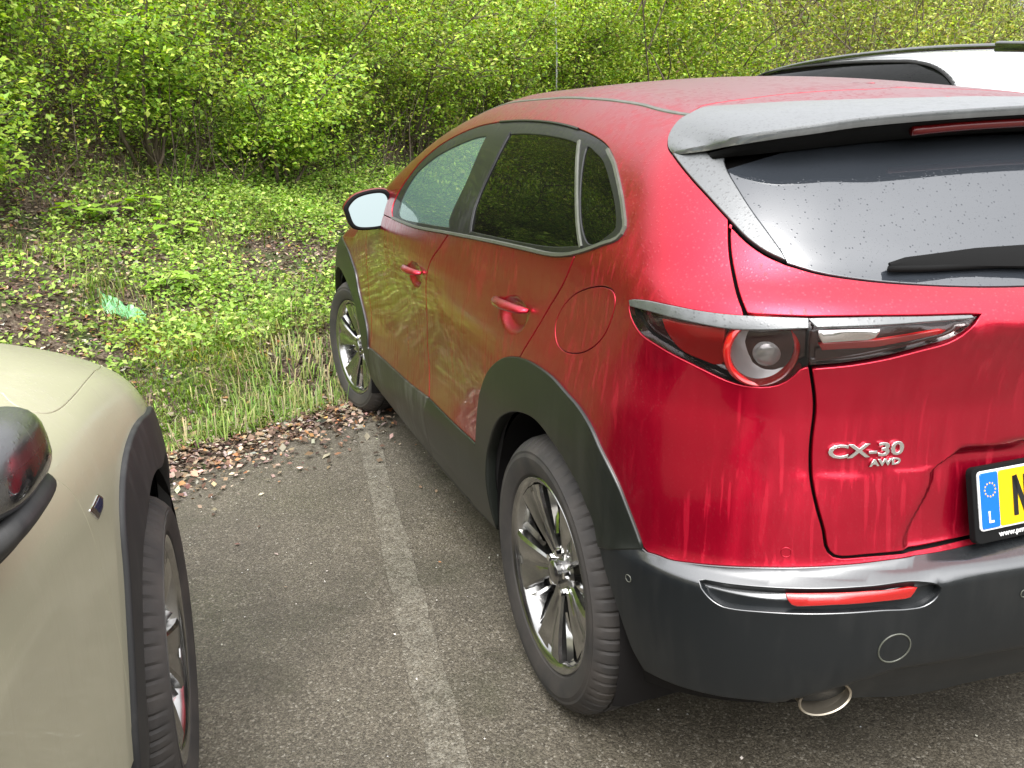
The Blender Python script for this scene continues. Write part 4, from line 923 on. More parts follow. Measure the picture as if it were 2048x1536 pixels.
panel(S,'door_cladding',clean(dcf),FD,MAT['sill'],off=.007,step=.016,gap=.0008,flange=.02,roundr=.004,sides='LR')
fa=np.concatenate([crs(D['arch_f_out'],.012),[tuple(fdoor_front[-1])],crs([tuple(fdoor_front[-1]),tuple(sbf[0])],.012,smooth=False),crs(af,.012)[::-1][0:],crs([tuple(af[0])]+[tuple(q) for q in uvp([(-.87,3.02,.60),(-.86,3.05,.45),(-.84,3.06,.28),(-.84,3.14,.28),(-.86,3.15,.55),(-.85,3.16,.70),(-.86,3.1,.80)])]+[tuple(D['arch_f_out'][0])],.012,smooth=False)])
LR('wheel_arch_trim',clean(fa),'clad_arch',off=.008,step=.016,gap=.0008,flange=.03,roundr=.004)
strip(S,'sill_strip',uvp([(-.84,2.2,.232),(-.84,1.5,.222),(-.84,1.0,.228),(-.84,.7,.245),(-.85,.46,.272)]),.03,RC,MAT['clad_warm'],off=-.006,th=.006)
# --- side glass
WFm=panel(S,'window_frame',dlo,RC,MAT['frame'],holes=[inset(gF,.004),inset(gR,.004),inset(gQ,.004)],off=-.003,step=.02,gap=.0015,flange=.012,sides='LR')
panel(S,'side_window',gF,FD,MAT['glass_side'],off=-.006,gap=0,flange=0,step=.04,sides='LR')
panel(S,'side_window',gR,RD,MAT['glass_dark'],off=-.006,gap=0,flange=0,step=.04,sides='LR')
panel(S,'quarter_window',gQ,RC,MAT['glass_dark'],off=-.006,gap=0,flange=0,step=.04,sides='LR')
strip(S,'window_trim',D['trimstrip'],.011,WFm,MAT['trim'],off=-.002,th=.007)
strip(S,'window_seal',[D['gr_r'][0],D['gr_r'][1]],.011,WFm,MAT['trim'],off=-.003,th=.004)
strip(S,'window_seal',np.array(D['gr_f'])[::-1],.003,WFm,MAT['clad_warm'],off=-.003,th=.002)
strip(S,'window_seal',crs(D['dlo_top2'],.03)[:22],.007,WFm,MAT['clad_arch'],off=-.002,th=.004)
# --- handles
for (cy,cz,dr) in ((.255,.969,RD),(1.225,.928,FD)):
    for k,sg in enumerate((1,-1)):
        y=np.linspace(cy+.118,cy-.112,15); P=[]
        for i,yy in enumerate(y):
            t=i/14; q=np.array([[-.87,yy,cz+.004*math.cos(2*(t-.5))+.006*t]]); s_=S.P(S.uv(q))[0]; base=-S.X(np.array([yy]),np.array([cz]))[0]
            P.append((( -.878 if 0 else base-.004-.026*math.sin(math.pi*min(1,max(0,t)))**.55+.0)*sg,yy,q[0,2]))
        m=MB(); rs=[.006]+[.010+.004*math.sin(math.pi*i/14) for i in range(1,14)]+[.006]; m.tube(P,rs,12,sy=.62); m.build('door_handle',MAT['red'],dr[k])
# --- mirrors
gl_=[(-.9996,1.1114),(-.9608,1.1508),(-.8615,1.1661),(-.8431,1.1535),(-.8367,1.0875),(-.8452,1.0486),(-.8694,1.037),(-.9626,1.0362),(-.9819,1.0492),(-.9975,1.0955)]
G_=crs(np.array(gl_),.006,True); cen=G_.mean(0)
for sg in (1,-1):
    def ringp(sc,y,dx=0,dz=0): return [((cen[0]+(p[0]-cen[0])*sc+dx)*sg,y,cen[1]+(p[1]-cen[1])*sc+dz) for p in G_]
    n=len(G_); mb=MB(); lv=[(1.0,1.781,0,0),(1.10,1.776,0,0),(1.20,1.790,0,.001),(1.24,1.82,.004,.002),(1.16,1.87,.012,.002),(.95,1.91,.02,0),(.6,1.935,.03,0),(.1,1.945,.03,0)]
    V=[];F=[]
    for l in lv: V+=ringp(*l)
    for i in range(len(lv)-1):
        for k in range(n): F.append((i*n+k,i*n+(k+1)%n,(i+1)*n+(k+1)%n,(i+1)*n+k))
    idx=[1 if (i<2*n) else 0 for i in range(len(F))]
    hm=mesh('door_mirror',V,F,[MAT['red'],MAT['matt']],RC,idx=idx)
    q=np.array(ringp(.985,1.782)); q[:,1]+= -(q[:,2]-cen[1])*.0+ 0; gm=mesh('mirror_glass',q,[tuple(range(n)) if sg<0 else tuple(range(n))[::-1]],MAT['mirror'],hm,smooth=False)
    # the glass is angled up and outwards inside the shell
    nv=Vector((-.10*sg,-1,.20)).normalized(); gm.data.polygons[0].use_smooth=True; gm.data.normals_split_custom_set_from_vertices([tuple(nv)]*n)
    a=MB(); a.tube([(-.845*sg,1.80,1.00),(-.86*sg,1.805,1.03),(-.89*sg,1.81,1.06)],[.026,.022,.03],12,sy=.6); a.build('mirror_foot',MAT['matt'],hm)
# --- badges and plate
def mp(x0,z0,dz=0.,off=.003):
    def f(V):
        x=x0+V[:,0]; z=z0+V[:,1]+dz*V[:,0]; P=rear_y(x,z); n=S.N(P); return P+n*(V[:,2]+off)[:,None]
    return f
t1=text('model_badge','CX-30',.0345,MAT['chrome'],TG,mp(-.607,.8365,-.005),depth=.004,sx=1.48,off=.0002,spacing=.98)
t2=text('drive_badge','AWD',.0165,MAT['chrome'],TG,mp(-.531,.8175,.0),depth=.003,sx=1.42,off=.0003)
PC=Vector((-.070,-.737,.737)); tilt=math.radians(13)
Rp=Matrix.Rotation(-tilt,3,'X')
def pl(x,z,y=0): v=Rp@Vector((x,y,z)); return (PC.x+v.x,PC.y+v.y,PC.z+v.z)
def slab(name,x0,x1,z0,z1,y,th,mat,parent,r=.008):
    pts=[];
    for cx,cz,a0 in ((x1-r,z1-r,0),(x0+r,z1-r,90),(x0+r,z0+r,180),(x1-r,z0+r,270)):
        for k in range(5): a=math.radians(a0+k*22.5); pts.append((cx+r*math.cos(a),cz+r*math.sin(a)))
    n=len(pts); e=.0012
    V=[pl(x,z,y+th) for x,z in pts]+[pl(x,z,y+e) for x,z in pts]+[pl(x+(-e if x>0.5*(x0+x1) else e),z+(-e if z>.5*(z0+z1) else e),y) for x,z in pts]
    F=[]
    for q in (0,1):
        for k in range(n): F.append((q*n+k,q*n+(k+1)%n,(q+1)*n+(k+1)%n,(q+1)*n+k))
    F.append(tuple(range(2*n,3*n))); F.append(tuple(range(n))[::-1])
    o=mesh(name,V,F,mat,parent,smooth=False); bm=bmesh.new(); bm.from_mesh(o.data); bmesh.ops.recalc_face_normals(bm,faces=bm.faces[:]); bm.to_mesh(o.data); bm.free(); return o
NPl=slab('number_plate_holder',-.270,.270,-.078,.062,0,.014,MAT['matt'],RC,.012)
slab('number_plate',-.260,.260,-.055,.055,-.003,.004,MAT['whitep'],NPl,.008)
slab('plate_face',-.213,.2565,-.0515,.0515,-.0045,.002,MAT['plate_y'],NPl,.005)
slab('country_band',-.2565,-.2135,-.0515,.0515,-.0045,.002,MAT['plate_b'],NPl,.004)
def mpp(x0,z0):
    def f(V): return np.array([pl(x0+v[0],z0+v[1],-.0052-v[2]) for v in V])
    return f
text('country_letter','L',.030,MAT['whitep'],NPl,mpp(-.243,-.040),depth=.0006,sx=.9,off=.0006)
for k in range(12):
    a=k*math.pi/6; x,z=-.235+.0125*math.cos(a),.020+.0125*math.sin(a); m=MB(); pts=[]
    for j in range(10):
        r=.0026 if j%2==0 else .0011; b_=math.pi/2+j*math.pi/5; pts.append(pl(x+r*math.cos(b_),z+r*math.sin(b_),-.0052))
    mesh('band_star',pts,[tuple(range(10))],MAT['plate_y'],NPl,smooth=False)
def bar(x0,z0,x1,z1,w): 
    d=Vector((x1-x0,0,z1-z0)).normalized(); nx,nz=-d.z*w/2,d.x*w/2
    return [pl(x0+nx,z0+nz,-.0055),pl(x1+nx,z1+nz,-.0055),pl(x1-nx,z1-nz,-.0055),pl(x0-nx,z0-nz,-.0055)]
lt=MB(); 
for q in ((-.176,.038,-.176,-.036,.011),(-.176,.038,-.150,-.036,.011),(-.150,-.036,-.150,.038,.011)): lt.add(bar(*q),[(0,1,2,3)])
lt.build('plate_letter',MAT['ink'],NPl,smooth=False)
text('holder_print','www.pma.lu',.0135,MAT['whitep'],NPl,lambda V:np.array([pl(-.215+v[0],-.070+v[1],-.0006-v[2]) for v in V]),depth=.0004,sx=1.25,off=.0004)
# --- wheels, arch liners, floor
for sg in (-1,1):
    wheel(RC,(sg*.782,0,.343),sg,0,math.radians(-88))
    wheel(RC,(sg*.782,2.655,.343),sg,math.radians(11.),math.radians(-60))
    for cy in (.02,2.66):
        m=MB(); V=[];F=[]; n=28
        for i in range(n+1):
            a=math.radians(-25+230*i/n)
            for x,r in ((.862,.395),(.84,.402),(.60,.402),(.56,.40)): V.append((sg*x,cy+r*math.cos(a),.352+r*math.sin(a)))
        for i in range(n):
            for j in range(3): F.append((i*4+j,i*4+j+1,(i+1)*4+j+1,(i+1)*4+j))
        c=[(sg*.56,cy+.40*math.cos(math.radians(-25+230*i/n)),.352+.40*math.sin(math.radians(-25+230*i/n))) for i in range(n+1)]
        m.add(V,F); m.add(c,[tuple(range(n+1))]); m.build('arch_liner',MAT['shell'],RC)
m=MB(); m.box((0,1.3,.27),(1.60,1.70,.05)); m.build('underbody',MAT['shell'],RC); m=MB(); m.box((0,1.35,.36),(1.06,3.4,.05)); m.build('floor_pan',MAT['shell'],RC)
# --- cabin
cab=MB(); cab.box((0,1.0,.42),(1.5,2.6,.05)); cab.build('cabin_floor',MAT['shell'],RC)
for x in (-.37,.37):
    s=MB(); s.box((x,1.20,.62),(.50,.52,.18),b=.05); s.box((x,.93,.93),(.48,.13,.62),Matrix.Rotation(math.radians(14),3,'X'),b=.05); st=s.build('front_seat',MAT['cloth'],RC)
    h=MB(); h.box((x,.83,1.31),(.26,.09,.17),Matrix.Rotation(math.radians(8),3,'X'),b=.04); h.tube([(x-.05,.84,1.2),(x-.05,.84,1.3)],.006,6); h.tube([(x+.05,.84,1.2),(x+.05,.84,1.3)],.006,6); h.build('headrest',MAT['cloth'],st)
s=MB(); s.box((0,.28,.60),(1.28,.50,.20),b=.05); s.box((0,-.02,.90),(1.26,.14,.58),Matrix.Rotation(math.radians(16),3,'X'),b=.05)
bs=s.build('rear_seat',MAT['cloth'],RC)
for x in (-.4,.4):
    h=MB(); h.box((x,-.12,1.23),(.24,.08,.14),b=.035); h.build('headrest',MAT['cloth'],bs)
d=MB(); d.box((0,1.98,.92),(1.42,.42,.20),b=.06); db=d.build('dashboard',MAT['shell'],RC)
sw=MB(); 
P_=[Vector((-.37,1.62,.98))+Matrix.Rotation(math.radians(-25),3,'X')@Vector((.18*math.cos(a),0,.18*math.sin(a))) for a in np.linspace(0,2*math.pi,33)]
sw.tube(P_,.013,8,cap=False); sw.box((-.37,1.63,.98),(.14,.04,.09),b=.015); sw.build('steering_wheel',MAT['black'],db)
sh=MB(); sh.box((0,-.36,.90),(1.1,.5,.02)); sh.build('parcel_shelf',MAT['shell'],RC)
im=MB(); im.box((0,1.50,1.36),(.22,.03,.06),b=.012); im.build('interior_mirror',MAT['matt'],RC)
# ------------------------------------------------------------------ beige car
BA=-math.radians(6.4)
BZ=make_beige()
BC=empty('beige_crossover',(-2.622,.078,0),BA); tag(BC,'sand beige car with black door mirror, parked nearest the camera at the left edge','car')
def buv(P): return [tuple(q) for q in BZ.uv(np.atleast_2d(np.array(P,float)))]
def BP(name,loop,mat,parent=None,**k): k.setdefault('sides','LR'); return panel(BZ,name,clean(loop,.02),parent or BC,MAT[mat],**k)
hs_=np.array(DB['b_hoodseam']); ao=np.array(DB['b_arch_out']); sh_=np.array(DB['b_shut'])
sh_=np.concatenate([sh_,buv([(-.86,-.435,.55),(-.86,-.455,.42)])])
ao=np.concatenate([ao[:-1],buv([(-.88,-.449,.43)])])
arf=buv([(-.86,.43,.30),(-.86,.44,.45),(-.86,.41,.60),(-.86,.34,.74),(-.87,.22,.825)])
nose=buv([(-.785,.24,.93),(-.72,.50,.86),(-.70,.60,.75),(-.74,.60,.62),(-.80,.50,.50),(-.84,.455,.40)])
wing=np.concatenate([crs(hs_,.01),crs([tuple(hs_[-1])]+nose[:5]+[nose[5]],.02)[1:],crs([nose[5]]+arf[1:]+[tuple(ao[0])],.02),crs(ao,.01),crs([tuple(ao[-1]),tuple(sh_[-1])],.01,smooth=False),crs(sh_,.01)[::-1],crs([tuple(sh_[0])]+buv([(-.83,-.58,1.0),(-.79,-.64,1.06),(-.72,-.60,1.09),(-.69,-.48,1.085),(-.69,-.38,1.06)])+[tuple(hs_[0])],.01,smooth=False)])
BP('front_wing',wing,'beige',step=.02,gap=.0014)
ueb=BZ.y1+math.pi/2*BZ.R; VTb=math.pi/2*BZ.R
hood=np.concatenate([crs(hs_,.012),crs([tuple(hs_[-1])]+nose[:3],.02)[1:],crs([nose[2],(ueb,buv([(0,.85,.78)])[0][1])],.03,smooth=False),crs([(ueb,buv([(0,.85,.78)])[0][1]),(ueb,VTb)],.03,smooth=False),crs([(ueb,VTb),(-.42,VTb)],.03,smooth=False),crs([(-.42,VTb)]+buv([(-.3,-.46,1.08),(-.6,-.46,1.085),(-.69,-.44,1.08),(-.69,-.38,1.06)])+[tuple(hs_[0])],.012,smooth=False)])
BP('bonnet',hood,'beige',step=.03,cu=ueb,cv=VTb,sides='C',gap=.0022)
fb=np.concatenate([crs([nose[2],nose[3],nose[4],nose[5]],.02),crs([nose[5],(ueb,-.25)],.03,smooth=False),crs([(ueb,-.25),(ueb,buv([(0,.85,.78)])[0][1])],.03,smooth=False),crs([(ueb,buv([(0,.85,.78)])[0][1]),nose[2]],.03,smooth=False)])
BP('front_bumper',fb,'beige',step=.05,cu=ueb,sides='C')
dB=buv([(-.845,-2.0,1.03),(-.86,-2.0,.8),(-.86,-2.0,.42)])
belt=buv([(-.80,-.66,1.055),(-.845,-1.2,1.045),(-.845,-2.0,1.04)])
door=np.concatenate([crs(sh_[:],.012),crs([tuple(sh_[-1])]+buv([(-.86,-1.2,.40),(-.86,-2.0,.40)]),.02,smooth=False),crs([buv([(-.86,-2.0,.40)])[0],dB[0]],.02,smooth=False),crs([belt[2],belt[1],belt[0],tuple(sh_[0])],.02,smooth=False)])
BD=BP('front_door',door,'beige',step=.03,gap=.0014)
rdo=np.concatenate([crs([dB[0],dB[1],dB[2]],.03,smooth=False),crs(buv([(-.86,-2.0,.40),(-.85,-3.3,.40)]),.03,smooth=False),crs(buv([(-.85,-3.3,.40),(-.83,-3.3,1.04)]),.03,smooth=False),crs(buv([(-.83,-3.3,1.04)])+[belt[2]],.03,smooth=False)])
BP('rear_door',rdo,'beige',step=.06)
scl=np.concatenate([crs(buv([(-.86,-.47,.41),(-.86,-1.2,.39),(-.86,-3.3,.39)]),.03,smooth=False),crs(buv([(-.86,-3.3,.39),(-.82,-3.3,.2)]),.03,smooth=False),crs(buv([(-.82,-3.3,.2),(-.84,-.43,.22)]),.03,smooth=False)])
BP('sill_cladding',scl,'clad_warm',step=.05,off=.006)
aiR=np.array(DB['b_arch_in'])
ain=np.concatenate([crs(buv([(-.88,.37,.24),(-.88,.385,.36),(-.88,.36,.50),(-.88,.30,.64),(-.885,.17,.735)])+[tuple(q) for q in aiR]+buv([(-.88,-.25,.69),(-.88,-.32,.60),(-.88,-.37,.48),(-.88,-.385,.36),(-.87,-.38,.24)]),.012)])
acl=np.concatenate([crs(arf+[tuple(ao[0])],.012),crs(ao,.012),crs([tuple(ao[-1])]+buv([(-.86,-.455,.30),(-.85,-.43,.235)]),.012,smooth=False),ain[::-1],crs([tuple(ain[0]),arf[0]],.012,smooth=False)])
BP('wheel_arch_trim',acl,'clad_warm',off=.010,step=.014,gap=.0008,flange=.035,roundr=.006)
gwin=np.concatenate([crs(buv([(-.80,-.74,1.075),(-.84,-1.2,1.065),(-.84,-2.0,1.06),(-.82,-3.0,1.10)]),.03,smooth=False),crs(buv([(-.82,-3.0,1.10),(-.70,-2.85,1.40),(-.66,-2.1,1.47),(-.66,-1.5,1.45),(-.70,-1.15,1.33)]),.03),crs(buv([(-.70,-1.15,1.33),(-.80,-.74,1.075)]),.03,smooth=False)])
BP('side_window',gwin,'glass_dark',off=-.004,step=.08)
bws=np.concatenate([crs(buv([(-.66,-.62,1.10),(-.62,-1.22,1.40),(-.35,-1.36,1.52)]),.04,smooth=False),crs([buv([(-.35,-1.36,1.52)])[0],(-1.40,VTb)],.04,smooth=False),crs([(-1.40,VTb),(-.56,VTb)],.04,smooth=False),crs([(-.56,VTb)]+buv([(-.35,-.55,1.10),(-.66,-.62,1.10)]),.04,smooth=False)])
BP('windscreen',bws,'glass_side',off=-.003,step=.08,cv=VTb,sides='C')
brf=np.concatenate([crs(buv([(-.80,-.69,1.065),(-.70,-1.12,1.345),(-.66,-1.5,1.47),(-.66,-2.1,1.49),(-.70,-2.9,1.42),(-.80,-3.3,1.1)]),.04),crs([buv([(-.80,-3.3,1.1)])[0],(BZ.y0-math.pi/2*BZ.R,.45)],.05,smooth=False),crs([(BZ.y0-math.pi/2*BZ.R,.45),(BZ.y0-math.pi/2*BZ.R,VTb)],.05,smooth=False),crs([(BZ.y0-math.pi/2*BZ.R,VTb),(-1.40,VTb)],.05,smooth=False),crs([(-1.40,VTb)]+buv([(-.35,-1.36,1.52),(-.62,-1.22,1.40),(-.66,-.62,1.10),(-.75,-.62,1.09),(-.80,-.69,1.065)]),.04,smooth=False)])
BP('roof',brf,'beige',step=.08,cu=BZ.y0-math.pi/2*BZ.R,cv=VTb,sides='C')
# badge on the wing: chrome frame with a dark blue bar
bg_=crs(DB['b_badge'],.004,True,smooth=False)
bq=panel(BZ,'wing_badge',bg_,BC,MAT['chrome'],off=.002,gap=0,flange=.002,step=.01,sides='R',roundr=.001)
cb=bg_.mean(0); panel(BZ,'badge_inlay',cb+(bg_-cb)*np.array([.62,.66])+np.array([.008,-.0005]),bq,MAT['navy'],off=.0028,gap=0,flange=.001,step=.01,sides='R',roundr=.0004)
# inner shell
bsl=np.concatenate([crs([(-3.2,-.3),(.75,-.3)],.05,smooth=False),crs([(.75,-.3),(1.0,.1),(1.0,VTb*.6)],.05,smooth=False),crs([(1.0,VTb*.6),(.3,VTb*.75),(-.8,VTb*.55),(-3.2,VTb*.5)],.05,smooth=False)])
wb_=np.array(buv([(-.88,.0+.385*math.cos(a),.36+.385*math.sin(a)) for a in np.linspace(-.2,math.pi+.2,36)]+[(-.86,-.40,.24),(-.86,.40,.24)]))
panel(BZ,'inner_shell',clean(bsl,.05),BC,MAT['shell'],holes=[wb_],off=-.022,gap=0,flange=0,step=.07,sides='LR')
# folded mirror, wheel, liner
def ellip(name,c,r,mat,parent,p=2.4,rot=None,cut=None,n=36,fx=None):
    V=[];F=[];m=n//2
    def sg(v,e): return math.copysign(abs(v)**e,v)
    for i in range(m+1):
        ph=-math.pi/2+math.pi*i/m
        for k in range(n):
            th=2*math.pi*k/n; e=2/p; v=Vector((r[0]*sg(math.cos(ph),e)*sg(math.cos(th),e),r[1]*sg(math.cos(ph),e)*sg(math.sin(th),e),r[2]*sg(math.sin(ph),e)))
            if fx: v=fx(v)
            if rot: v=rot@v
            V.append(Vector(c)+v)
    for i in range(m):
        for k in range(n): F.append((i*n+k,i*n+(k+1)%n,(i+1)*n+(k+1)%n,(i+1)*n+k))
    return mesh(name,V,F,mat,parent)
Rinv=Matrix.Rotation(-BA,3,'Z')
def toB(x,y,z): v=Rinv@(Vector((x,y,z))-Vector((-2.622,.078,0))); return v
mm=ellip('door_mirror',toB(-1.870,-.86,1.076),(.080,.105,.050),MAT['gloss'],BC,3.0,Matrix.Rotation(math.radians(-10),3,'Y'))
ellip('mirror_glass_rim',toB(-1.885,-.862,1.055),(.080,.098,.045),MAT['matt'],mm,2.8)
ellip('mirror_foot',toB(-1.856,-.862,1.000),(.078,.095,.020),MAT['clad_warm'],mm,3.0,Matrix.Rotation(math.radians(-36),3,'Y'))
ellip('mirror_bracket',toB(-1.868,-.855,.984),(.068,.08,.020),MAT['black'],mm,3.0,Matrix.Rotation(math.radians(-36),3,'Y'))
for sg in (1,-1):
    wheel(BC,(sg*.785,0.012,.343),sg,math.radians(3.5),math.radians(70),rout=.334,warm=True)
    m=MB();V=[];F=[];n=28
    for i in range(n+1):
        a=math.radians(-25+230*i/n)
        for x,r in ((.865,.392),(.84,.40),(.60,.40),(.56,.40)): V.append((sg*x,r*math.cos(a),.352+r*math.sin(a)))
    for i in range(n):
        for j in range(3): F.append((i*4+j,i*4+j+1,(i+1)*4+j+1,(i+1)*4+j))
    m.add(V,F); k=len(m.V); m.add([(sg*.56,.40*math.cos(math.radians(-25+230*i/n)),.352+.40*math.sin(math.radians(-25+230*i/n))) for i in range(n+1)],[tuple(range(n+1))]); m.build('arch_liner',MAT['shell'],BC)
m=MB(); m.box((0,-1.6,.24),(1.55,2.6,.05)); m.box((0,.0,.26),(1.05,1.3,.05)); m.build('underbody',MAT['shell'],BC)
# ------------------------------------------------------------------ white car
WS=make_white(); WC=empty('white_estate_car',(2.5,2.0,.025)); tag(WC,'white car with black roof rails showing above the red roof','car')
def wuv(P): return [tuple(q) for q in WS.uv(np.atleast_2d(np.array(P,float)))]
VW=math.pi/2*WS.R; UW0=WS.y0-math.pi/2*WS.R; UW1=WS.y1+math.pi/2*WS.R
wd=np.array(wuv([(-.82,1.60,1.16),(-.74,1.50,1.35),(-.62,1.35,1.60),(-.575,1.243,1.682),(-.575,1.049,1.69),(-.58,.788,1.695),(-.59,.464,1.69),(-.597,.139,1.68),(-.594,-.048,1.665),(-.585,-.171,1.641),(-.59,-.27,1.60),(-.61,-.36,1.54),(-.68,-.46,1.40),(-.78,-.50,1.22),(-.82,-.40,1.15)]))
wdc=np.concatenate([crs(wd,.02),crs([tuple(wd[-1]),tuple(wd[0])],.02,smooth=False)])
aF=np.array(wuv([(-.88,2.68+.40*math.cos(a),.38+.40*math.sin(a)) for a in np.linspace(-.2,math.pi+.2,30)]+[(-.85,2.28,.2),(-.85,3.08,.2)])); aR=np.array(wuv([(-.88,.0+.40*math.cos(a),.38+.40*math.sin(a)) for a in np.linspace(-.2,math.pi+.2,30)]+[(-.85,-.40,.2),(-.85,.40,.2)]))
rwv=np.array(wuv([(-.60,-.58,1.2),(-.55,-.45,1.5)])); 
wsw=wuv([(-.72,2.30,1.18),(-.60,1.55,1.60),(-.35,1.50,1.64)])
body=np.concatenate([crs([(UW0,-.40),(UW1,-.40)],.05,smooth=False),crs([(UW1,-.40),(UW1,VW)],.05,smooth=False),crs([(UW1,VW),(UW0,VW)],.05,smooth=False),crs([(UW0,VW),(UW0,-.40)],.05,smooth=False)])
wsh=np.concatenate([crs([wsw[0],wsw[1],wsw[2]],.04),[(1.52,VW-.02)],crs([(1.52,VW-.02),(2.36,VW-.02)],.04,smooth=False),crs([(2.36,VW-.02)]+wuv([(-.4,2.38,1.17)])+[wsw[0]],.04,smooth=False)])
panel(WS,'body',clean(body,.05),WC,MAT['white'],holes=[clean(wdc,.02),aF,aR,clean(wsh,.04)],step=.06,cu=UW0,cv=VW,sides='LR',flange=.01) 
panel(WS,'side_window',clean(wdc,.02),WC,MAT['glass_dark'],off=-.008,gap=-.004,flange=0,step=.06,sides='LR')
panel(WS,'windscreen',clean(wsh,.04),WC,MAT['glass_side'],off=-.006,gap=-.004,flange=0,step=.08,sides='LR')
strip(WS,'window_seal',np.concatenate([wd[2:],]),.022,WC,MAT['black'],off=-.004,th=.004,step=.03)
for sg in (-1,1):
    rp=crs(np.array([(-.555,1.32,1.650),(-.56,1.20,1.678),(-.565,.95,1.704),(-.57,.6,1.719),(-.57,.2,1.721),(-.57,-.2,1.711),(-.565,-.60,1.687)]),.05)
    m=MB(); m.tube([(sg*-x,y,z) for x,y,z in rp],.015,10); 
    m.box((sg*.565,-.74,1.672),(.03,.42,.05),Matrix.Rotation(.09,3,'X'),b=.012); m.box((sg*.555,1.24,1.650),(.03,.14,.04),b=.012)
    m.build('roof_rail',MAT['gloss'],WC)
    wheel(WC,(sg*.79,2.68,.343),sg); wheel(WC,(sg*.79,0,.343),sg)
pl_=MB(); pl_.box((0,1.3,.24),(1.5,3.4,.05)); pl_.build('underbody',MAT['shell'],WC)
for x in (-.37,.37):
    for y in (.25,1.15):
        s=MB(); s.box((x,y,.62),(.50,.5,.18),b=.05); s.box((x,y-.25,.98),(.48,.13,.62),Matrix.Rotation(math.radians(14),3,'X'),b=.05); s.box((x,y-.36,1.38),(.26,.09,.17),b=.04); s.build('seat',MAT['cloth'],WC)
# ------------------------------------------------------------------ ground, asphalt, markings, bank
P0=np.array([-1.79,1.95]); EV=np.array([.85,.527]); NV=np.array([-.527,.85])
def sd(x,y): return (x-P0[0])*EV[0]+(y-P0[1])*EV[1],(x-P0[0])*NV[0]+(y-P0[1])*NV[1]
def xy(s,d): return P0[0]+s*EV[0]+d*NV[0],P0[1]+s*EV[1]+d*NV[1]
def vn(x,y,f,seed=0):
    """cheap smooth value noise"""
    x=x*f+seed*17.3;y=y*f+seed*9.1; xi=np.floor(x).astype(int); yi=np.floor(y).astype(int); fx=x-xi;fy=y-yi; fx=fx*fx*(3-2*fx); fy=fy*fy*(3-2*fy)
    def h(a,b): 
        v=np.sin(a*127.1+b*311.7+seed*74.7)*43758.5453; return v-np.floor(v)
    return (h(xi,yi)*(1-fx)*(1-fy)+h(xi+1,yi)*fx*(1-fy)+h(xi,yi+1)*(1-fx)*fy+h(xi+1,yi+1)*fx*fy)
def hill(x,y):
    s,d=sd(x,y); dd=np.maximum(d-.35,0); h=.36*dd*sstep(0,.5,dd+.1)+.42*np.maximum(d-3.2,0)
    h=np.where(d>13,.36*12.65+.42*9.8+.05*(d-13),h)
    h=h+sstep(0,.6,d)*(.10*(vn(x,y,1.3,1)-.5)+.05*(vn(x,y,4,2)-.5)+.02*(vn(x,y,14,3)-.5))+.01*sstep(-.05,.2,d)
    return h-.02*sstep(.1,-.2,d)
def soil_mat():
    m,t,b=M('bank_soil'); v=coords(t); a=noise(t,v,3.2,6); c=noise(t,v,60,4); 
    c1=ramp(t,c,[(.30,(.020,.013,.008)),(.47,(.085,.055,.036)),(.60,(.16,.12,.085)),(.75,(.27,.22,.17))])
    c2=ramp(t,c,[(.3,(.015,.022,.006)),(.5,(.05,.085,.014)),(.7,(.11,.16,.03))])
    L(t,mixc(t,mr(t,a,.50,.64,0,1),c1,c2),b.inputs['Base Color']); b.inputs['Roughness'].default_value=.9
    bp=N(t,'ShaderNodeBump'); bp.inputs['Strength'].default_value=1; bp.inputs['Distance'].default_value=.02; L(t,noise(t,v,45,6,.7),bp.inputs['Height']); L(t,bp.outputs[0],b.inputs['Normal']); return m
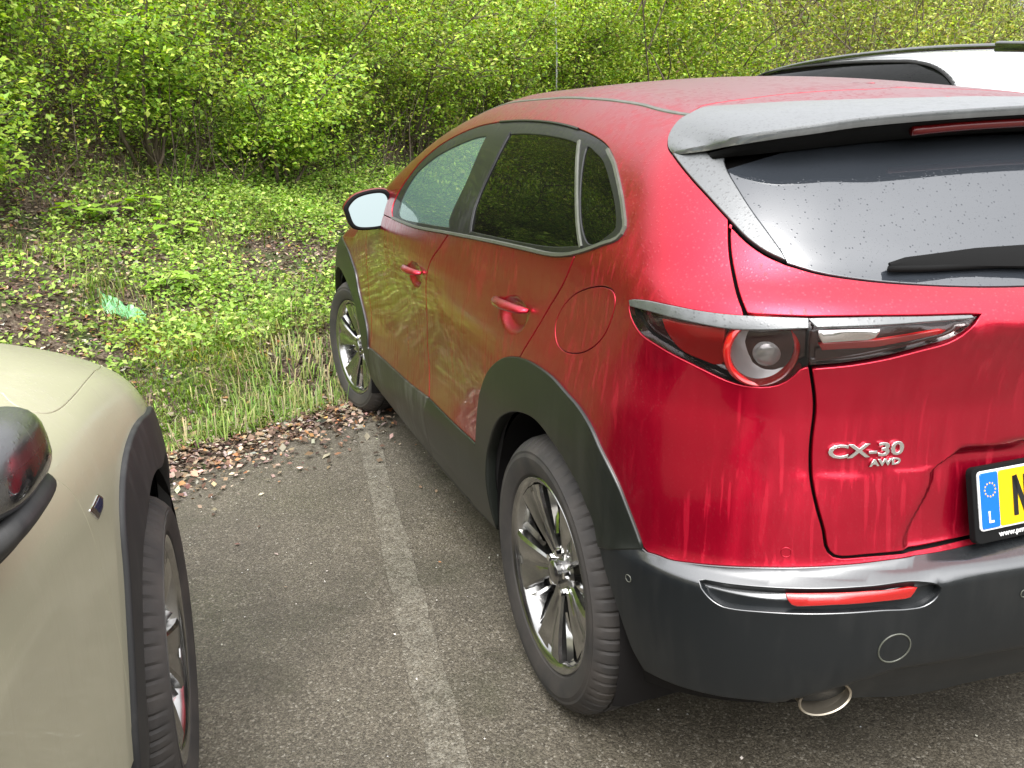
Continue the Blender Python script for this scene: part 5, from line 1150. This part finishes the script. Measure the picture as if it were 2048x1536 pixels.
def asphalt_mat(line=False):
    m,t,b=M('worn_white_line' if line else 'asphalt'); v=coords(t)
    vo=N(t,'ShaderNodeTexVoronoi'); vo.inputs['Scale'].default_value=185; L(t,v,vo.inputs['Vector']); sep=N(t,'ShaderNodeSeparateColor'); L(t,vo.outputs['Color'],sep.inputs[0])
    vo2=N(t,'ShaderNodeTexVoronoi'); vo2.inputs['Scale'].default_value=310; L(t,v,vo2.inputs['Vector']); sp2=N(t,'ShaderNodeSeparateColor'); L(t,vo2.outputs['Color'],sp2.inputs[0])
    agg=ramp(t,sep.outputs[0],[(0,(.034,.029,.021)),(.45,(.084,.072,.053)),(.75,(.138,.120,.089)),(.93,(.195,.175,.135)),(1,(.40,.37,.31))])
    ag2=ramp(t,sp2.outputs[1],[(0,(.040,.034,.025)),(.6,(.100,.086,.063)),(1,(.23,.20,.15))])
    c=mixc(t,.5,agg,ag2); big=noise(t,v,.9,5); mid=noise(t,v,6,5)
    mul=N(t,'ShaderNodeMix'); mul.data_type='RGBA'; mul.blend_type='MULTIPLY'; mul.inputs[0].default_value=1; L(t,c,mul.inputs[6])
    g=math_(t,'MULTIPLY',mr(t,big,.3,.7,.84,1.12),mr(t,mid,.3,.7,.88,1.10)); L(t,g,mul.inputs[7]); c=mul.outputs[2]
    c=mixc(t,mr(t,noise(t,v,2.3,6,.65),.54,.70,0,.5),c,(.038,.040,.018)); st=noise(t,v,.55,5,.6); c=mixc(t,mr(t,st,.54,.66,0,.45),c,(.028,.024,.019))     # faint moss
    if line:
        w=noise(t,v,26,6,.75); w2=noise(t,v,150,3,.7); w3=sep.outputs[2]
        f=mr(t,math_(t,'ADD',math_(t,'ADD',math_(t,'MULTIPLY',w,.9),math_(t,'MULTIPLY',w2,.7)),math_(t,'MULTIPLY',w3,.25)),.88,1.16,.02,.48)
        gx=N(t,'ShaderNodeSeparateXYZ'); L(t,v,gx.inputs[0]); 
        c=mixc(t,f,c,(.34,.32,.26))
    L(t,c,b.inputs['Base Color'])
    wet=mr(t,noise(t,v,1.4,4),.35,.65,.42,.75); L(t,wet,b.inputs['Roughness']); b.inputs['Specular IOR Level'].default_value=.45
    bp=N(t,'ShaderNodeBump'); bp.inputs['Strength'].default_value=.6; bp.inputs['Distance'].default_value=.003
    L(t,math_(t,'ADD',math_(t,'MULTIPLY',vo.outputs['Distance'],-.8),math_(t,'MULTIPLY',noise(t,v,320,3),.5)),bp.inputs['Height']); L(t,bp.outputs[0],b.inputs['Normal']); return m
def grid(name,s0,s1,ds,d0,d1,dd,zf,mat):
    a=np.arange(s0,s1+ds*.5,ds); b=np.arange(d0,d1+dd*.5,dd); Sg,Dg=np.meshgrid(a,b,indexing='ij'); X,Y=xy(Sg,Dg); Z=zf(X,Y)
    V=np.stack([X,Y,Z],-1).reshape(-1,3); n=len(b); I=(np.arange(len(a)-1)[:,None]*n+np.arange(n-1)[None]).ravel(); F=np.stack([I,I+n,I+n+1,I+1],1)
    me=bpy.data.meshes.new(name); me.vertices.add(len(V)); me.vertices.foreach_set('co',V.astype(np.float32).ravel()); me.loops.add(F.size); me.loops.foreach_set('vertex_index',F.astype(np.int32).ravel()); me.polygons.add(len(F)); me.polygons.foreach_set('loop_start',np.arange(0,F.size,4,dtype=np.int32)); me.polygons.foreach_set('loop_total',np.full(len(F),4,dtype=np.int32)); me.polygons.foreach_set('use_smooth',np.ones(len(F),bool)); me.update(calc_edges=True); me.validate()
    me.materials.append(mat); o=bpy.data.objects.new(name,me); COL.objects.link(o); return o
SOIL=soil_mat()
bank=tag(grid('bank',-16,60,.10,-.12,14,.10,lambda x,y:hill(x,y),SOIL),kind='structure')
m=MB(); m.add([(-500,-500,-.06),(500,-500,-.06),(500,500,-.06),(-500,500,-.06)],[(0,1,2,3)]); tag(m.build('ground',SOIL,smooth=False),kind='structure')
# hill top behind the bank
a,b_=xy(-60,13.8),xy(90,13.8); c,d_=xy(90,120),xy(-60,120); hz=.36*12.65+.42*9.8
m=MB(); m.add([(*a,hz),(*b_,hz),(*c,hz+5),(*d_,hz+5)],[(0,1,2,3)]); tag(m.build('hilltop',SOIL,smooth=False),kind='structure')
ss=np.arange(-16,60,.12); ed=[xy(s,.06+.05*math.sin(s*3.1)+.05*math.sin(s*7.7+1)+.03*math.sin(s*17)) for s in ss]
m=MB(); pts=[(x,y,0) for x,y in ed]; far=[(*xy(60,-45),0),(*xy(-16,-45),0)]
n=len(pts); low=[(*xy(s,-1.2),0) for s in ss]
m.add(pts+low,[(i,n+i,n+i+1,i+1) for i in range(n-1)]); m.add([low[0],far[1],far[0],low[-1]],[(0,1,2,3)])
tag(m.build('car_park_asphalt',asphalt_mat(),smooth=False),kind='structure')
LM=asphalt_mat(True)
def pline(a,b,w):
    a=np.array(a);b=np.array(b);d=(b-a)/np.linalg.norm(b-a); nrm=np.array([-d[1],d[0]]); k=60; L_=[];R_=[]
    for i in range(k+1):
        p=a+(b-a)*i/k; j1,j2=rng.normal(0,.004,2); L_.append((*(p+nrm*(w/2+j1)),.004)); R_.append((*(p-nrm*(w/2+j2)),.004))
    m=MB(); m.add(L_+R_,[(i,i+1,k+2+i,k+1+i) for i in range(k)]); return tag(m.build('bay_line',LM,smooth=False),kind='structure')
pline((-.885,2.40),(-1.455,-2.4),.098)
pline((1.58,3.86),(1.0,-1.0),.112); pline((-3.35,.80),(-3.9,-4.0),.112)
# ------------------------------------------------------------------ vegetation
def leafmesh(name,C,Nn,size,col,mat,parent=None,asp=.5,fold=.18,curl=.1,dirs=None):
    n=len(C); size=np.asarray(size)*np.ones(n); Nn=Nn/np.linalg.norm(Nn,axis=1)[:,None]
    if dirs is None: dirs=rng.normal(size=(n,3))
    T=dirs-Nn*(dirs*Nn).sum(1)[:,None]; T/=np.linalg.norm(T,axis=1)[:,None]+1e-9; B=np.cross(Nn,T); s=size[:,None]
    asp=np.asarray(asp)*np.ones(n); w=asp[:,None]*s*.5
    V=np.empty((n,4,3)); V[:,0]=C-T*s*.5; V[:,1]=C+B*w+Nn*s*fold*.5-T*s*.05; V[:,2]=C+T*s*.5-Nn*s*curl; V[:,3]=C-B*w+Nn*s*fold*.5-T*s*.05
    F=np.arange(n*4).reshape(n,4)[:,[0,1,2,0,2,3]].reshape(-1,3)
    me=bpy.data.meshes.new(name); me.vertices.add(n*4); me.vertices.foreach_set('co',V.astype(np.float32).ravel()); me.loops.add(F.size); me.loops.foreach_set('vertex_index',F.astype(np.int32).ravel()); me.polygons.add(len(F)); me.polygons.foreach_set('loop_start',np.arange(0,F.size,3,dtype=np.int32)); me.polygons.foreach_set('loop_total',np.full(len(F),3,dtype=np.int32)); me.update(calc_edges=True)
    at=me.color_attributes.new('tint','FLOAT_COLOR','POINT'); cc=np.ones((n,4,4),np.float32); cc[:,:,:3]=np.asarray(col)[:,None,:]; at.data.foreach_set('color',cc.ravel())
    me.materials.append(mat); o=bpy.data.objects.new(name,me); COL.objects.link(o); o.parent=parent; return o
def pal(cols,n,j=.18,w=None):
    cols=np.array(cols); i=rng.choice(len(cols),n,p=w); c=cols[i]*np.exp(rng.normal(0,j,(n,1)))*np.exp(rng.normal(0,j*.3,(n,3))); return np.clip(c,0,.9)
GREEN=[(.26,.40,.045),(.36,.50,.07),(.15,.27,.03),(.48,.58,.11),(.08,.15,.02)]
OLIVE=[(.28,.30,.06),(.15,.19,.035),(.34,.36,.09),(.18,.24,.03),(.16,.12,.06)]
TWIG=[(.15,.105,.07),(.10,.07,.05),(.21,.16,.11)]
def twigmesh(name,A,Bp,r0,r1,mat,parent,col=None,bend=.12):
    """many thin three-sided twigs, each bent once"""
    A=np.asarray(A);Bp=np.asarray(Bp); n=len(A); Mid=(A+Bp)/2+rng.normal(0,1,(n,3))*np.linalg.norm(Bp-A,axis=1)[:,None]*bend
    D_=Bp-A; D_/=np.linalg.norm(D_,axis=1)[:,None]+1e-9; U=np.cross(D_,rng.normal(size=(n,3))); U/=np.linalg.norm(U,axis=1)[:,None]+1e-9; W_=np.cross(D_,U)
    V=np.empty((n,9,3)); r0=np.asarray(r0)*np.ones(n); r1=np.asarray(r1)*np.ones(n)
    for j,(P,r) in enumerate(((A,r0),(Mid,(r0+r1)/2),(Bp,r1))):
        for k in range(3):
            a=2*math.pi*k/3; V[:,j*3+k]=P+(U*math.cos(a)+W_*math.sin(a))*r[:,None]
    q=[]
    for j in (0,3):
        for k in range(3): a,b=j+k,j+(k+1)%3; q+=[(a,b,b+3),(a,b+3,a+3)]
    F=(np.arange(n)[:,None,None]*9+np.array(q)[None]).reshape(-1,3)
    me=bpy.data.meshes.new(name); me.vertices.add(n*9); me.vertices.foreach_set('co',V.astype(np.float32).ravel()); me.loops.add(F.size); me.loops.foreach_set('vertex_index',F.astype(np.int32).ravel()); me.polygons.add(len(F)); me.polygons.foreach_set('loop_start',np.arange(0,F.size,3,dtype=np.int32)); me.polygons.foreach_set('loop_total',np.full(len(F),3,dtype=np.int32)); me.update(calc_edges=True)
    me.materials.append(mat); o=bpy.data.objects.new(name,me); COL.objects.link(o); o.parent=parent; return o
def shrub(s,d,h,w,label,cols=GREEN,wt=None,leaf=.042,nst=7,nbr=9,nl=46,lean=.55,name='shrub',group='shrubs along the front of the bank',dark=False):
    x,y=xy(s,d); z=float(hill(np.array(x),np.array(y)))-.03; root=empty(name,(x,y,z)); tag(root,label,'shrub',group)
    stems=MB(); C=[];TA=[];TB=[]
    for i in range(nst):
        a=rng.uniform(0,2*math.pi); o=Vector((math.cos(a),math.sin(a),0))*w*rng.uniform(.15,.8)+Vector((-NV[0],-NV[1],0))*lean*rng.uniform(.1,.9)*w
        hh=h*rng.uniform(.55,1.05); b0=Vector((rng.uniform(-.12,.12),rng.uniform(-.12,.12),0)); P=[]
        j=Vector(rng.normal(0,.07,3))
        for k in range(7):
            t=k/6; P.append(b0+o*(t**1.6)+Vector((0,0,hh*t*(1-.12*t)))+j*math.sin(t*5))
        stems.tube(P,[.016*(1-.75*k/6) for k in range(7)],5)
        for k in range(nbr):
            t=rng.uniform(.22,1.); q=P[min(5,int(t*6))].lerp(P[min(6,int(t*6)+1)],t*6%1); dr=Vector(rng.normal(0,1,3)); dr.z=abs(dr.z)*.35; dr-=Vector((NV[0],NV[1],0))*.45; dr.normalize(); e=q+dr*rng.uniform(.16,.46)*w
            TA.append(q);TB.append(e)
            for u in (rng.uniform(.45,.8),1.): C.append(q.lerp(e,u))
    tag(stems.build('stems',MAT['bark'],root),kind='stuff'); tag(twigmesh('twigs',np.array(TA),np.array(TB),.006,.002,MAT['bark'],root),kind='stuff')
    C=np.array(C); n=len(C)*nl//2
    i=rng.integers(0,len(C),n); P=C[i]+rng.normal(0,1,(n,3))*np.array([.088,.088,.042])*(.75+.5*w); P=P[P[:,2]>.10]; n=len(P)
    nn=rng.normal(0,.5,(n,3))+np.array([0,0,1])+np.array([-NV[0],-NV[1],0])*.35
    tone=np.exp(rng.normal(0,.22,len(C)))[i[:n]][:,None]
    col=pal(cols,n,.16,wt)*tone
    tag(leafmesh('foliage',P,nn,leaf*rng.uniform(.42,1.4,n),np.clip(col,0,.8),MAT['leaf'],root,asp=rng.uniform(.45,.7,n)),kind='stuff'); return root
SH=[(-3.0,3.0,1.5,.9,'bright green shrub at the far left end of the hedge'),
 (-2.0,3.3,1.9,1.0,'tall bright green shrub second from the left end of the hedge'),
 (-1.1,2.95,1.15,.85,'low bright green shrub whose sprays hang over bare brown litter above the beige car'),
 (-.4,3.5,2.0,1.0,'leafy lime green shrub above the row of broad-leaved plants'),
 (.35,2.95,1.25,.8,'small green shrub with bare brown stems showing at its foot'),
 (.95,3.6,2.0,1.0,'tall green shrub rising above the bare brown stems'),
 (2.0,3.3,1.9,.95,'green shrub directly above the door mirror of the red car'),
 (3.05,3.1,1.4,.8,'low shrub close behind the front window of the red car'),
 (3.9,3.5,1.9,1.0,'yellow green shrub above the front of the red roof'),
 (5.0,3.4,1.9,1.0,'mid green shrub over the middle of the red roof'),
 (6.3,3.5,2.1,1.1,'shrub just left of the thin pale sapling'),
 (8.2,3.6,2.3,1.2,'shrub just right of the thin pale sapling')]
for s,d,h,w,lb in SH: shrub(s,d,h,w,lb,cols=GREEN if s<3.5 else GREEN[:3]+OLIVE[:2],wt=[.3,.3,.2,.15,.05] if s<3.5 else [.25,.2,.15,.25,.15],nst=9,nbr=13,nl=62,lean=.8)
shrub(2.55,3.9,2.2,.8,'brownish half-bare shrub with a few orange dead leaves between two green shrubs',cols=[(.22,.14,.08),(.14,.10,.06),(.42,.18,.07),(.14,.22,.05)],nl=26)
# thin pale sapling
x,y=xy(7.4,3.3); z=float(hill(np.array(x),np.array(y))); m=MB(); m.tube([(x,y,z),(x+.02,y,z+1.2),(x,y+.02,z+2.15)],[.012,.010,.006],8); tag(m.build('sapling_trunk',MAT['lightgrey']),'thin pale bare sapling stem standing upright in the hedge','sapling')
# thicket that fills the bank behind, one tangled mass
def thicket(name,n_c,s_rng,d_rng,hmax,cols,leaf,nl,spread,w=None,bias=1.):
    s=rng.uniform(*s_rng,n_c); d=d_rng[0]+(d_rng[1]-d_rng[0])*rng.uniform(0,1,n_c)**bias; x,y=xy(s,d); z=hill(x,y)+hmax*rng.uniform(0.02,1,n_c)**.9
    C=np.stack([x,y,z],1); i=np.repeat(np.arange(n_c),nl); n=len(i); dist=np.hypot(x+1.6,y+1.9)[i]; sc=np.clip(dist/8,1,3.5)
    P=C[i]+rng.normal(0,1,(n,3))*np.array([spread,spread,spread*.5])*sc[:,None]**.6
    nn=rng.normal(0,.6,(n,3))+np.array([0,0,1]); tone=np.exp(rng.normal(0,.42,n_c))[i][:,None]
    return leafmesh(name,P,nn,leaf*sc**.75*rng.uniform(.6,1.3,n),np.clip(pal(cols,n,.18,w)*tone,0,.8),MAT['leaf'],asp=rng.uniform(.4,.65,n)),C
t1_,C1=thicket('thicket_foliage',4200,(-9,12),(3.7,9.0),2.1,GREEN+OLIVE,.05,52,.19,w=[.2,.2,.15,.1,.05,.08,.08,.05,.06,.03]); tag(t1_,kind='stuff')
t2_,C2=thicket('far_thicket_foliage',3600,(8,58),(2.8,12),3.0,OLIVE+GREEN,.042,66,.26,w=[.22,.18,.16,.14,.12,.04,.06,.03,.03,.02],bias=1.5); tag(t2_,kind='stuff')
n=2600; i=rng.integers(0,len(C1),n); A_=C1[i]+rng.normal(0,.3,(n,3)); B_=A_+rng.normal(0,1,(n,3))*np.array([.35,.35,.25])+np.array([0,0,.45]); tag(twigmesh('thicket_twigs',A_,B_,.007,.003,MAT['bark'],None),kind='stuff')
n=2600; i=rng.integers(0,len(C2),n); A_=C2[i]+rng.normal(0,.4,(n,3)); B_=A_+rng.normal(0,1,(n,3))*np.array([.5,.5,.4])+np.array([0,0,.8]); tag(twigmesh('far_thicket_twigs',A_,B_,.014,.006,MAT['bark'],None),kind='stuff')
t3_,C3=thicket('hedge_foliage',2100,(-5,14),(3.05,4.6),1.75,GREEN+OLIVE,.036,58,.15,w=[.24,.24,.16,.14,.04,.05,.05,.03,.03,.02]); tag(t3_,kind='stuff')
# bare stems and hanging twigs at the foot of the hedge
n=900; s=rng.uniform(-4,9,n); d=rng.uniform(2.9,4.6,n); x,y=xy(s,d); z=hill(x,y); A_=np.stack([x,y,z],1); B_=A_+np.stack([rng.normal(0,.25,n),rng.normal(0,.25,n)-.1,rng.uniform(.3,.9,n)],1); tag(twigmesh('undergrowth_twigs',A_,B_,.006,.002,MAT['bark'],None),kind='stuff')
# ---- leaf litter
LIT=[(.18,.12,.08),(.29,.215,.15),(.11,.068,.045),(.42,.35,.265),(.33,.17,.075),(.05,.033,.024),(.30,.24,.20)]
def scatter_bank(n,s0,s1,dfun): 
    s=rng.uniform(s0,s1,n); d=dfun(n); x,y=xy(s,d); return x,y,s,d
def surf(x,y): 
    _,d=sd(x,y); return np.where(d<.05,.002,hill(x,y))
n=120000; d=np.concatenate([rng.normal(.20,.20,24000),rng.uniform(.1,4.6,96000)]); s=rng.uniform(-3.5,7,n); x,y=xy(s,d)
dens=vn(x,y,1.6,5)+.5*vn(x,y,5,6); keep=(rng.uniform(0,1,n)<np.clip(dens*1.3-.2,.15,1))|(d<.35); x,y,d,s=x[keep],y[keep],d[keep],s[keep]; n=len(x)
z=surf(x,y)+rng.uniform(.002,.02,n); nn=rng.normal(0,.35,(n,3))+np.array([0,0,1])
tag(leafmesh('leaf_litter',np.stack([x,y,z],1),nn,rng.uniform(.014,.046,n)*rng.uniform(.7,1.1,n),pal(LIT,n,.3,[.22,.2,.18,.13,.08,.1,.09]),MAT['litter'],asp=rng.uniform(.5,.85,n),fold=.25,curl=-.12),kind='stuff')
# loose leaves blown over the asphalt
n=90; x=rng.uniform(-1.9,-.3,n); y=2.3-rng.exponential(.55,n); _,d=sd(x,y); k=d<0; x,y=x[k],y[k]; n=len(x)
tag(leafmesh('blown_leaves',np.stack([x,y,np.full(n,.006)],1),rng.normal(0,.15,(n,3))+np.array([0,0,1]),rng.uniform(.010,.026,n),pal(LIT,n,.25),MAT['litter'],asp=.6,fold=.2,curl=-.1),kind='stuff')
n=420; x=rng.uniform(-2.2,1.2,n); y=rng.uniform(-1.9,2.2,n); _,d=sd(x,y); k=d<-.05; x,y=x[k],y[k]; n=len(x)
tag(leafmesh('pale_grit',np.stack([x,y,np.full(n,.004)],1),rng.normal(0,.3,(n,3))+np.array([0,0,1]),rng.uniform(.004,.0095,n),pal([(.6,.58,.5),(.4,.38,.32),(.7,.7,.66)],n,.1),MAT['litter'],asp=.9,fold=.5,curl=-.2),kind='stuff')
# ---- grass
def grass(name,n,s0,s1,d0,d1,hl,cols,fn,seed):
    s=rng.uniform(s0,s1,n); d=rng.uniform(d0,d1,n); x,y=xy(s,d); g=fn(x,y,s,d); k=rng.uniform(0,1,n)<g; x,y,d=x[k],y[k],d[k]; n=len(x)
    z=surf(x,y); ln=rng.uniform(*hl,n)*(.6+.8*vn(x,y,3,seed)); az=vn(x,y,1.5,seed+1)*8+rng.normal(0,.9,n); lean=rng.uniform(.35,1.25,n); D_=np.stack([np.cos(az),np.sin(az),0*az],1); Wd=np.stack([-np.sin(az),np.cos(az),0*az],1)*rng.uniform(.0018,.0038,n)[:,None]
    B=np.stack([x,y,z],1); Mi=B+D_*(ln*lean*.3)[:,None]+np.array([0,0,1])*(ln*.62)[:,None]; T=B+D_*(ln*lean)[:,None]+np.array([0,0,1])*(ln*(.95-.5*lean))[:,None]
    V=np.stack([B-Wd,B+Wd,Mi+Wd*.8,Mi-Wd*.8,T],1); q=np.array([(0,1,2),(0,2,3),(3,2,4)]); F=(np.arange(n)[:,None,None]*5+q[None]).reshape(-1,3)
    me=bpy.data.meshes.new(name); me.vertices.add(n*5); me.vertices.foreach_set('co',V.astype(np.float32).ravel()); me.loops.add(F.size); me.loops.foreach_set('vertex_index',F.astype(np.int32).ravel()); me.polygons.add(len(F)); me.polygons.foreach_set('loop_start',np.arange(0,F.size,3,dtype=np.int32)); me.polygons.foreach_set('loop_total',np.full(len(F),3,dtype=np.int32)); me.update(calc_edges=True)
    at=me.color_attributes.new('tint','FLOAT_COLOR','POINT'); c=np.ones((n,5,4),np.float32); c[:,:,:3]=pal(cols,n,.2)[:,None]; at.data.foreach_set('color',c.ravel()); me.materials.append(MAT['grass']); o=bpy.data.objects.new(name,me); COL.objects.link(o); return tag(o,kind='stuff')
GR=[(.17,.27,.05),(.24,.34,.07),(.11,.19,.03),(.36,.36,.14),(.38,.32,.18)]
grass('grass',64000,-4,8,.18,3.4,(.06,.17),GR,lambda x,y,s,d: np.clip((vn(x,y,2.1,11)-.44)*2.8,0,.9)*(.4+.6*sstep(3.4,.4,d))+.03,21)
grass('mown_grass_tufts',26000,-3,1.1,.22,1.1,(.02,.055),[(.20,.34,.05),(.28,.42,.08),(.14,.24,.03),(.36,.36,.15)],lambda x,y,s,d: np.clip((vn(x,y,1.7,12)-.36)*3,0,.85),31)
grass('moss_patch',9000,.35,1.6,.75,1.9,(.01,.035),[(.42,.36,.03),(.34,.33,.04),(.50,.38,.04)],lambda x,y,s,d: np.clip(1.2-((s-.95)/.5)**2-((d-1.15)/.35)**2,0,1),41)
# ---- low herbs
def herbs(name,n_c,s0,s1,d0,d1,fn,leaf,cols,nl,hgt,w=None):
    s=rng.uniform(s0,s1,n_c); d=rng.uniform(d0,d1,n_c); x,y=xy(s,d); k=(rng.uniform(0,1,n_c)<fn(x,y,s,d))&(np.hypot((x-FILM[0])/.24,(y-FILM[1])/.20)>1); x,y=x[k],y[k]; z=surf(x,y); n_c=len(x); i=np.repeat(np.arange(n_c),nl); n=len(i); hh=rng.uniform(.25,1,n)*hgt
    P=np.stack([x[i]+rng.normal(0,.035,n),y[i]+rng.normal(0,.035,n),z[i]+hh*rng.uniform(.5,1,n)],1); nn=rng.normal(0,.4,(n,3))+np.array([0,-.15,1]); tone=np.exp(rng.normal(0,.2,n_c))[i][:,None]
    return tag(leafmesh(name,P,nn,leaf*rng.uniform(.6,1.3,n),np.clip(pal(cols,n,.15,w)*tone,0,.8),MAT['leaf'],asp=rng.uniform(.45,.75,n)),kind='stuff')
FILM=(-2.01,3.67)
HB=[(.25,.40,.06),(.35,.50,.09),(.16,.28,.04),(.46,.56,.16)]
herbs('ground_cover_plants',17000,-1.,10,.9,4.0,lambda x,y,s,d: np.clip((vn(x,y,1.2,14)-.15)*1.7,0,1)*(.22+.78*sstep(.5,1.7,s-.35*(d-2)))*sstep(.3,1.1,d)*sstep(4.6,3.8,d),.034,HB,11,.14)
herbs('scattered_herbs',3400,-6,3,.4,3.6,lambda x,y,s,d: np.clip((vn(x,y,1.9,15)-.50)*1.7,0,.7)*(.45+.55*sstep(-.3,.8,s)),.026,HB+[(.10,.17,.07)],8,.08)
# ---- broad-leaved plants (each one a thing)
BL=[(-1.78,2.86,'light green broad-leaved plant furthest left in the row below the hedge'),(-1.50,3.02,'broad-leaved plant second from left below the hedge'),(-1.15,3.05,'broad-leaved plant in the middle of the row below the hedge, tallest leaves'),(-.85,2.80,'broad-leaved plant nearest the ground cover patch'),(.05,1.95,'single broad-leaved plant alone among grass right of the green film')]
def px_pt(u,v):
    Mc=CAM.matrix_world.to_3x3(); d=Mc@Vector(((u-1024)/1798.47,-(v-768)/1798.47,-1)); o=CAM.matrix_world.translation
    for t in np.arange(2,12,.02):
        P=o+d*float(t)
        if P.z<float(hill(np.array(P.x),np.array(P.y))): return P
    return P
for (px_,lb) in zip(((160,455),(215,440),(285,435),(360,480),(330,595)),BL):
    P=px_pt(*px_); root=empty('broadleaf_plant',tuple(P)); tag(root,lb[2],'plant','broad-leaved plants on the bank')
    m=MB(); C_=[];D_=[]; nb=9
    for k in range(nb):
        a=rng.uniform(0,2*math.pi); r=rng.uniform(.05,.15); h=rng.uniform(.06,.16); e=Vector((math.cos(a)*r,math.sin(a)*r,h)); m.tube([(0,0,0),(e.x*.4,e.y*.4,h*.7),tuple(e)],[.004,.003,.002],5); C_.append(e+Vector((math.cos(a),math.sin(a),0))*.03); D_.append((math.cos(a),math.sin(a),-.1))
    tag(m.build('leaf_stalks',MAT['bark'],root),kind='stuff')
    cols=pal([(.34,.52,.07),(.26,.42,.05)],nb,.1)
    for c,dv,cl in zip(C_,D_,cols):
        V=[];F=[]; T=Vector(dv).normalized(); B=Vector((-T.y,T.x,0)); s_=rng.uniform(.085,.125)
        prof=[(-.5,0,0),(-.35,.34,.05),(0,.46,.06),(.3,.28,.02),(.5,0,-.08)]
        for a,w,z_ in prof: V+= [c+T*a*s_+B*w*s_+Vector((0,0,z_*s_)),c+T*a*s_+Vector((0,0,-.03*s_)),c+T*a*s_-B*w*s_+Vector((0,0,z_*s_))]
        for j in range(4):
            for q in (0,1): F.append((j*3+q,j*3+q+1,j*3+q+4,j*3+q+3))
        o=mesh('leaf',V,F,MAT['leaf'],root); at=o.data.color_attributes.new('tint','FLOAT_COLOR','POINT'); cc=np.ones((len(V),4),np.float32); cc[:,:3]=cl; at.data.foreach_set('color',cc.ravel())
# ---- green plastic film lying on the bank
P=px_pt(245,632); V=[];F=[];nx,ny=26,14
for i in range(nx):
    for j in range(ny):
        u,v=i/(nx-1)-.5,j/(ny-1)-.5; r=1+.16*math.sin(3*math.atan2(v,u)+1)+.06*math.sin(7*math.atan2(v,u)); x=P.x+u*.22*r; y=P.y+v*.17*r-u*.04
        V.append((x,y,float(hill(np.array(x),np.array(y)))+.030+.016*math.sin(u*15+v*7)+.010*math.sin(v*19-u*11)+.004*math.sin(u*60)*math.cos(v*45)+rng.normal(0,.0008)))
for i in range(nx-1):
    for j in range(ny-1): F.append((i*ny+j,(i+1)*ny+j,(i+1)*ny+j+1,i*ny+j+1))
mf,t,b=M('green_plastic_film'); b.inputs['Base Color'].default_value=(.22,.55,.25,1); b.inputs['Roughness'].default_value=.2; b.inputs['Alpha'].default_value=.85
tag(mesh('plastic_film',V,F,mf,smooth=False),'crumpled green plastic film lying on the leaf litter','litter')
# ---- woodland on the far side of the car park (seen only in reflections)
n_c=420; a=rng.uniform(math.radians(150),math.radians(395),n_c); r=rng.uniform(24,36,n_c); x=-1+r*np.cos(a); y=-1+r*np.sin(a); k=sd(x,y)[1]<-3; x,y=x[k],y[k]; n_c=len(x); z=rng.uniform(.3,6.5,n_c)*(.6+.4*rng.uniform(0,1,n_c))
i=np.repeat(np.arange(n_c),46); n=len(i); P=np.stack([x[i],y[i],z[i]],1)+rng.normal(0,1,(n,3))*np.array([1.2,1.2,.8]); P[:,2]=np.abs(P[:,2])
tag(leafmesh('far_wood',P,rng.normal(0,1,(n,3)),rng.uniform(.35,.8,n),pal([(.05,.08,.02),(.08,.11,.03),(.06,.05,.035)],n,.2),MAT['leaf'],asp=.7),kind='stuff')
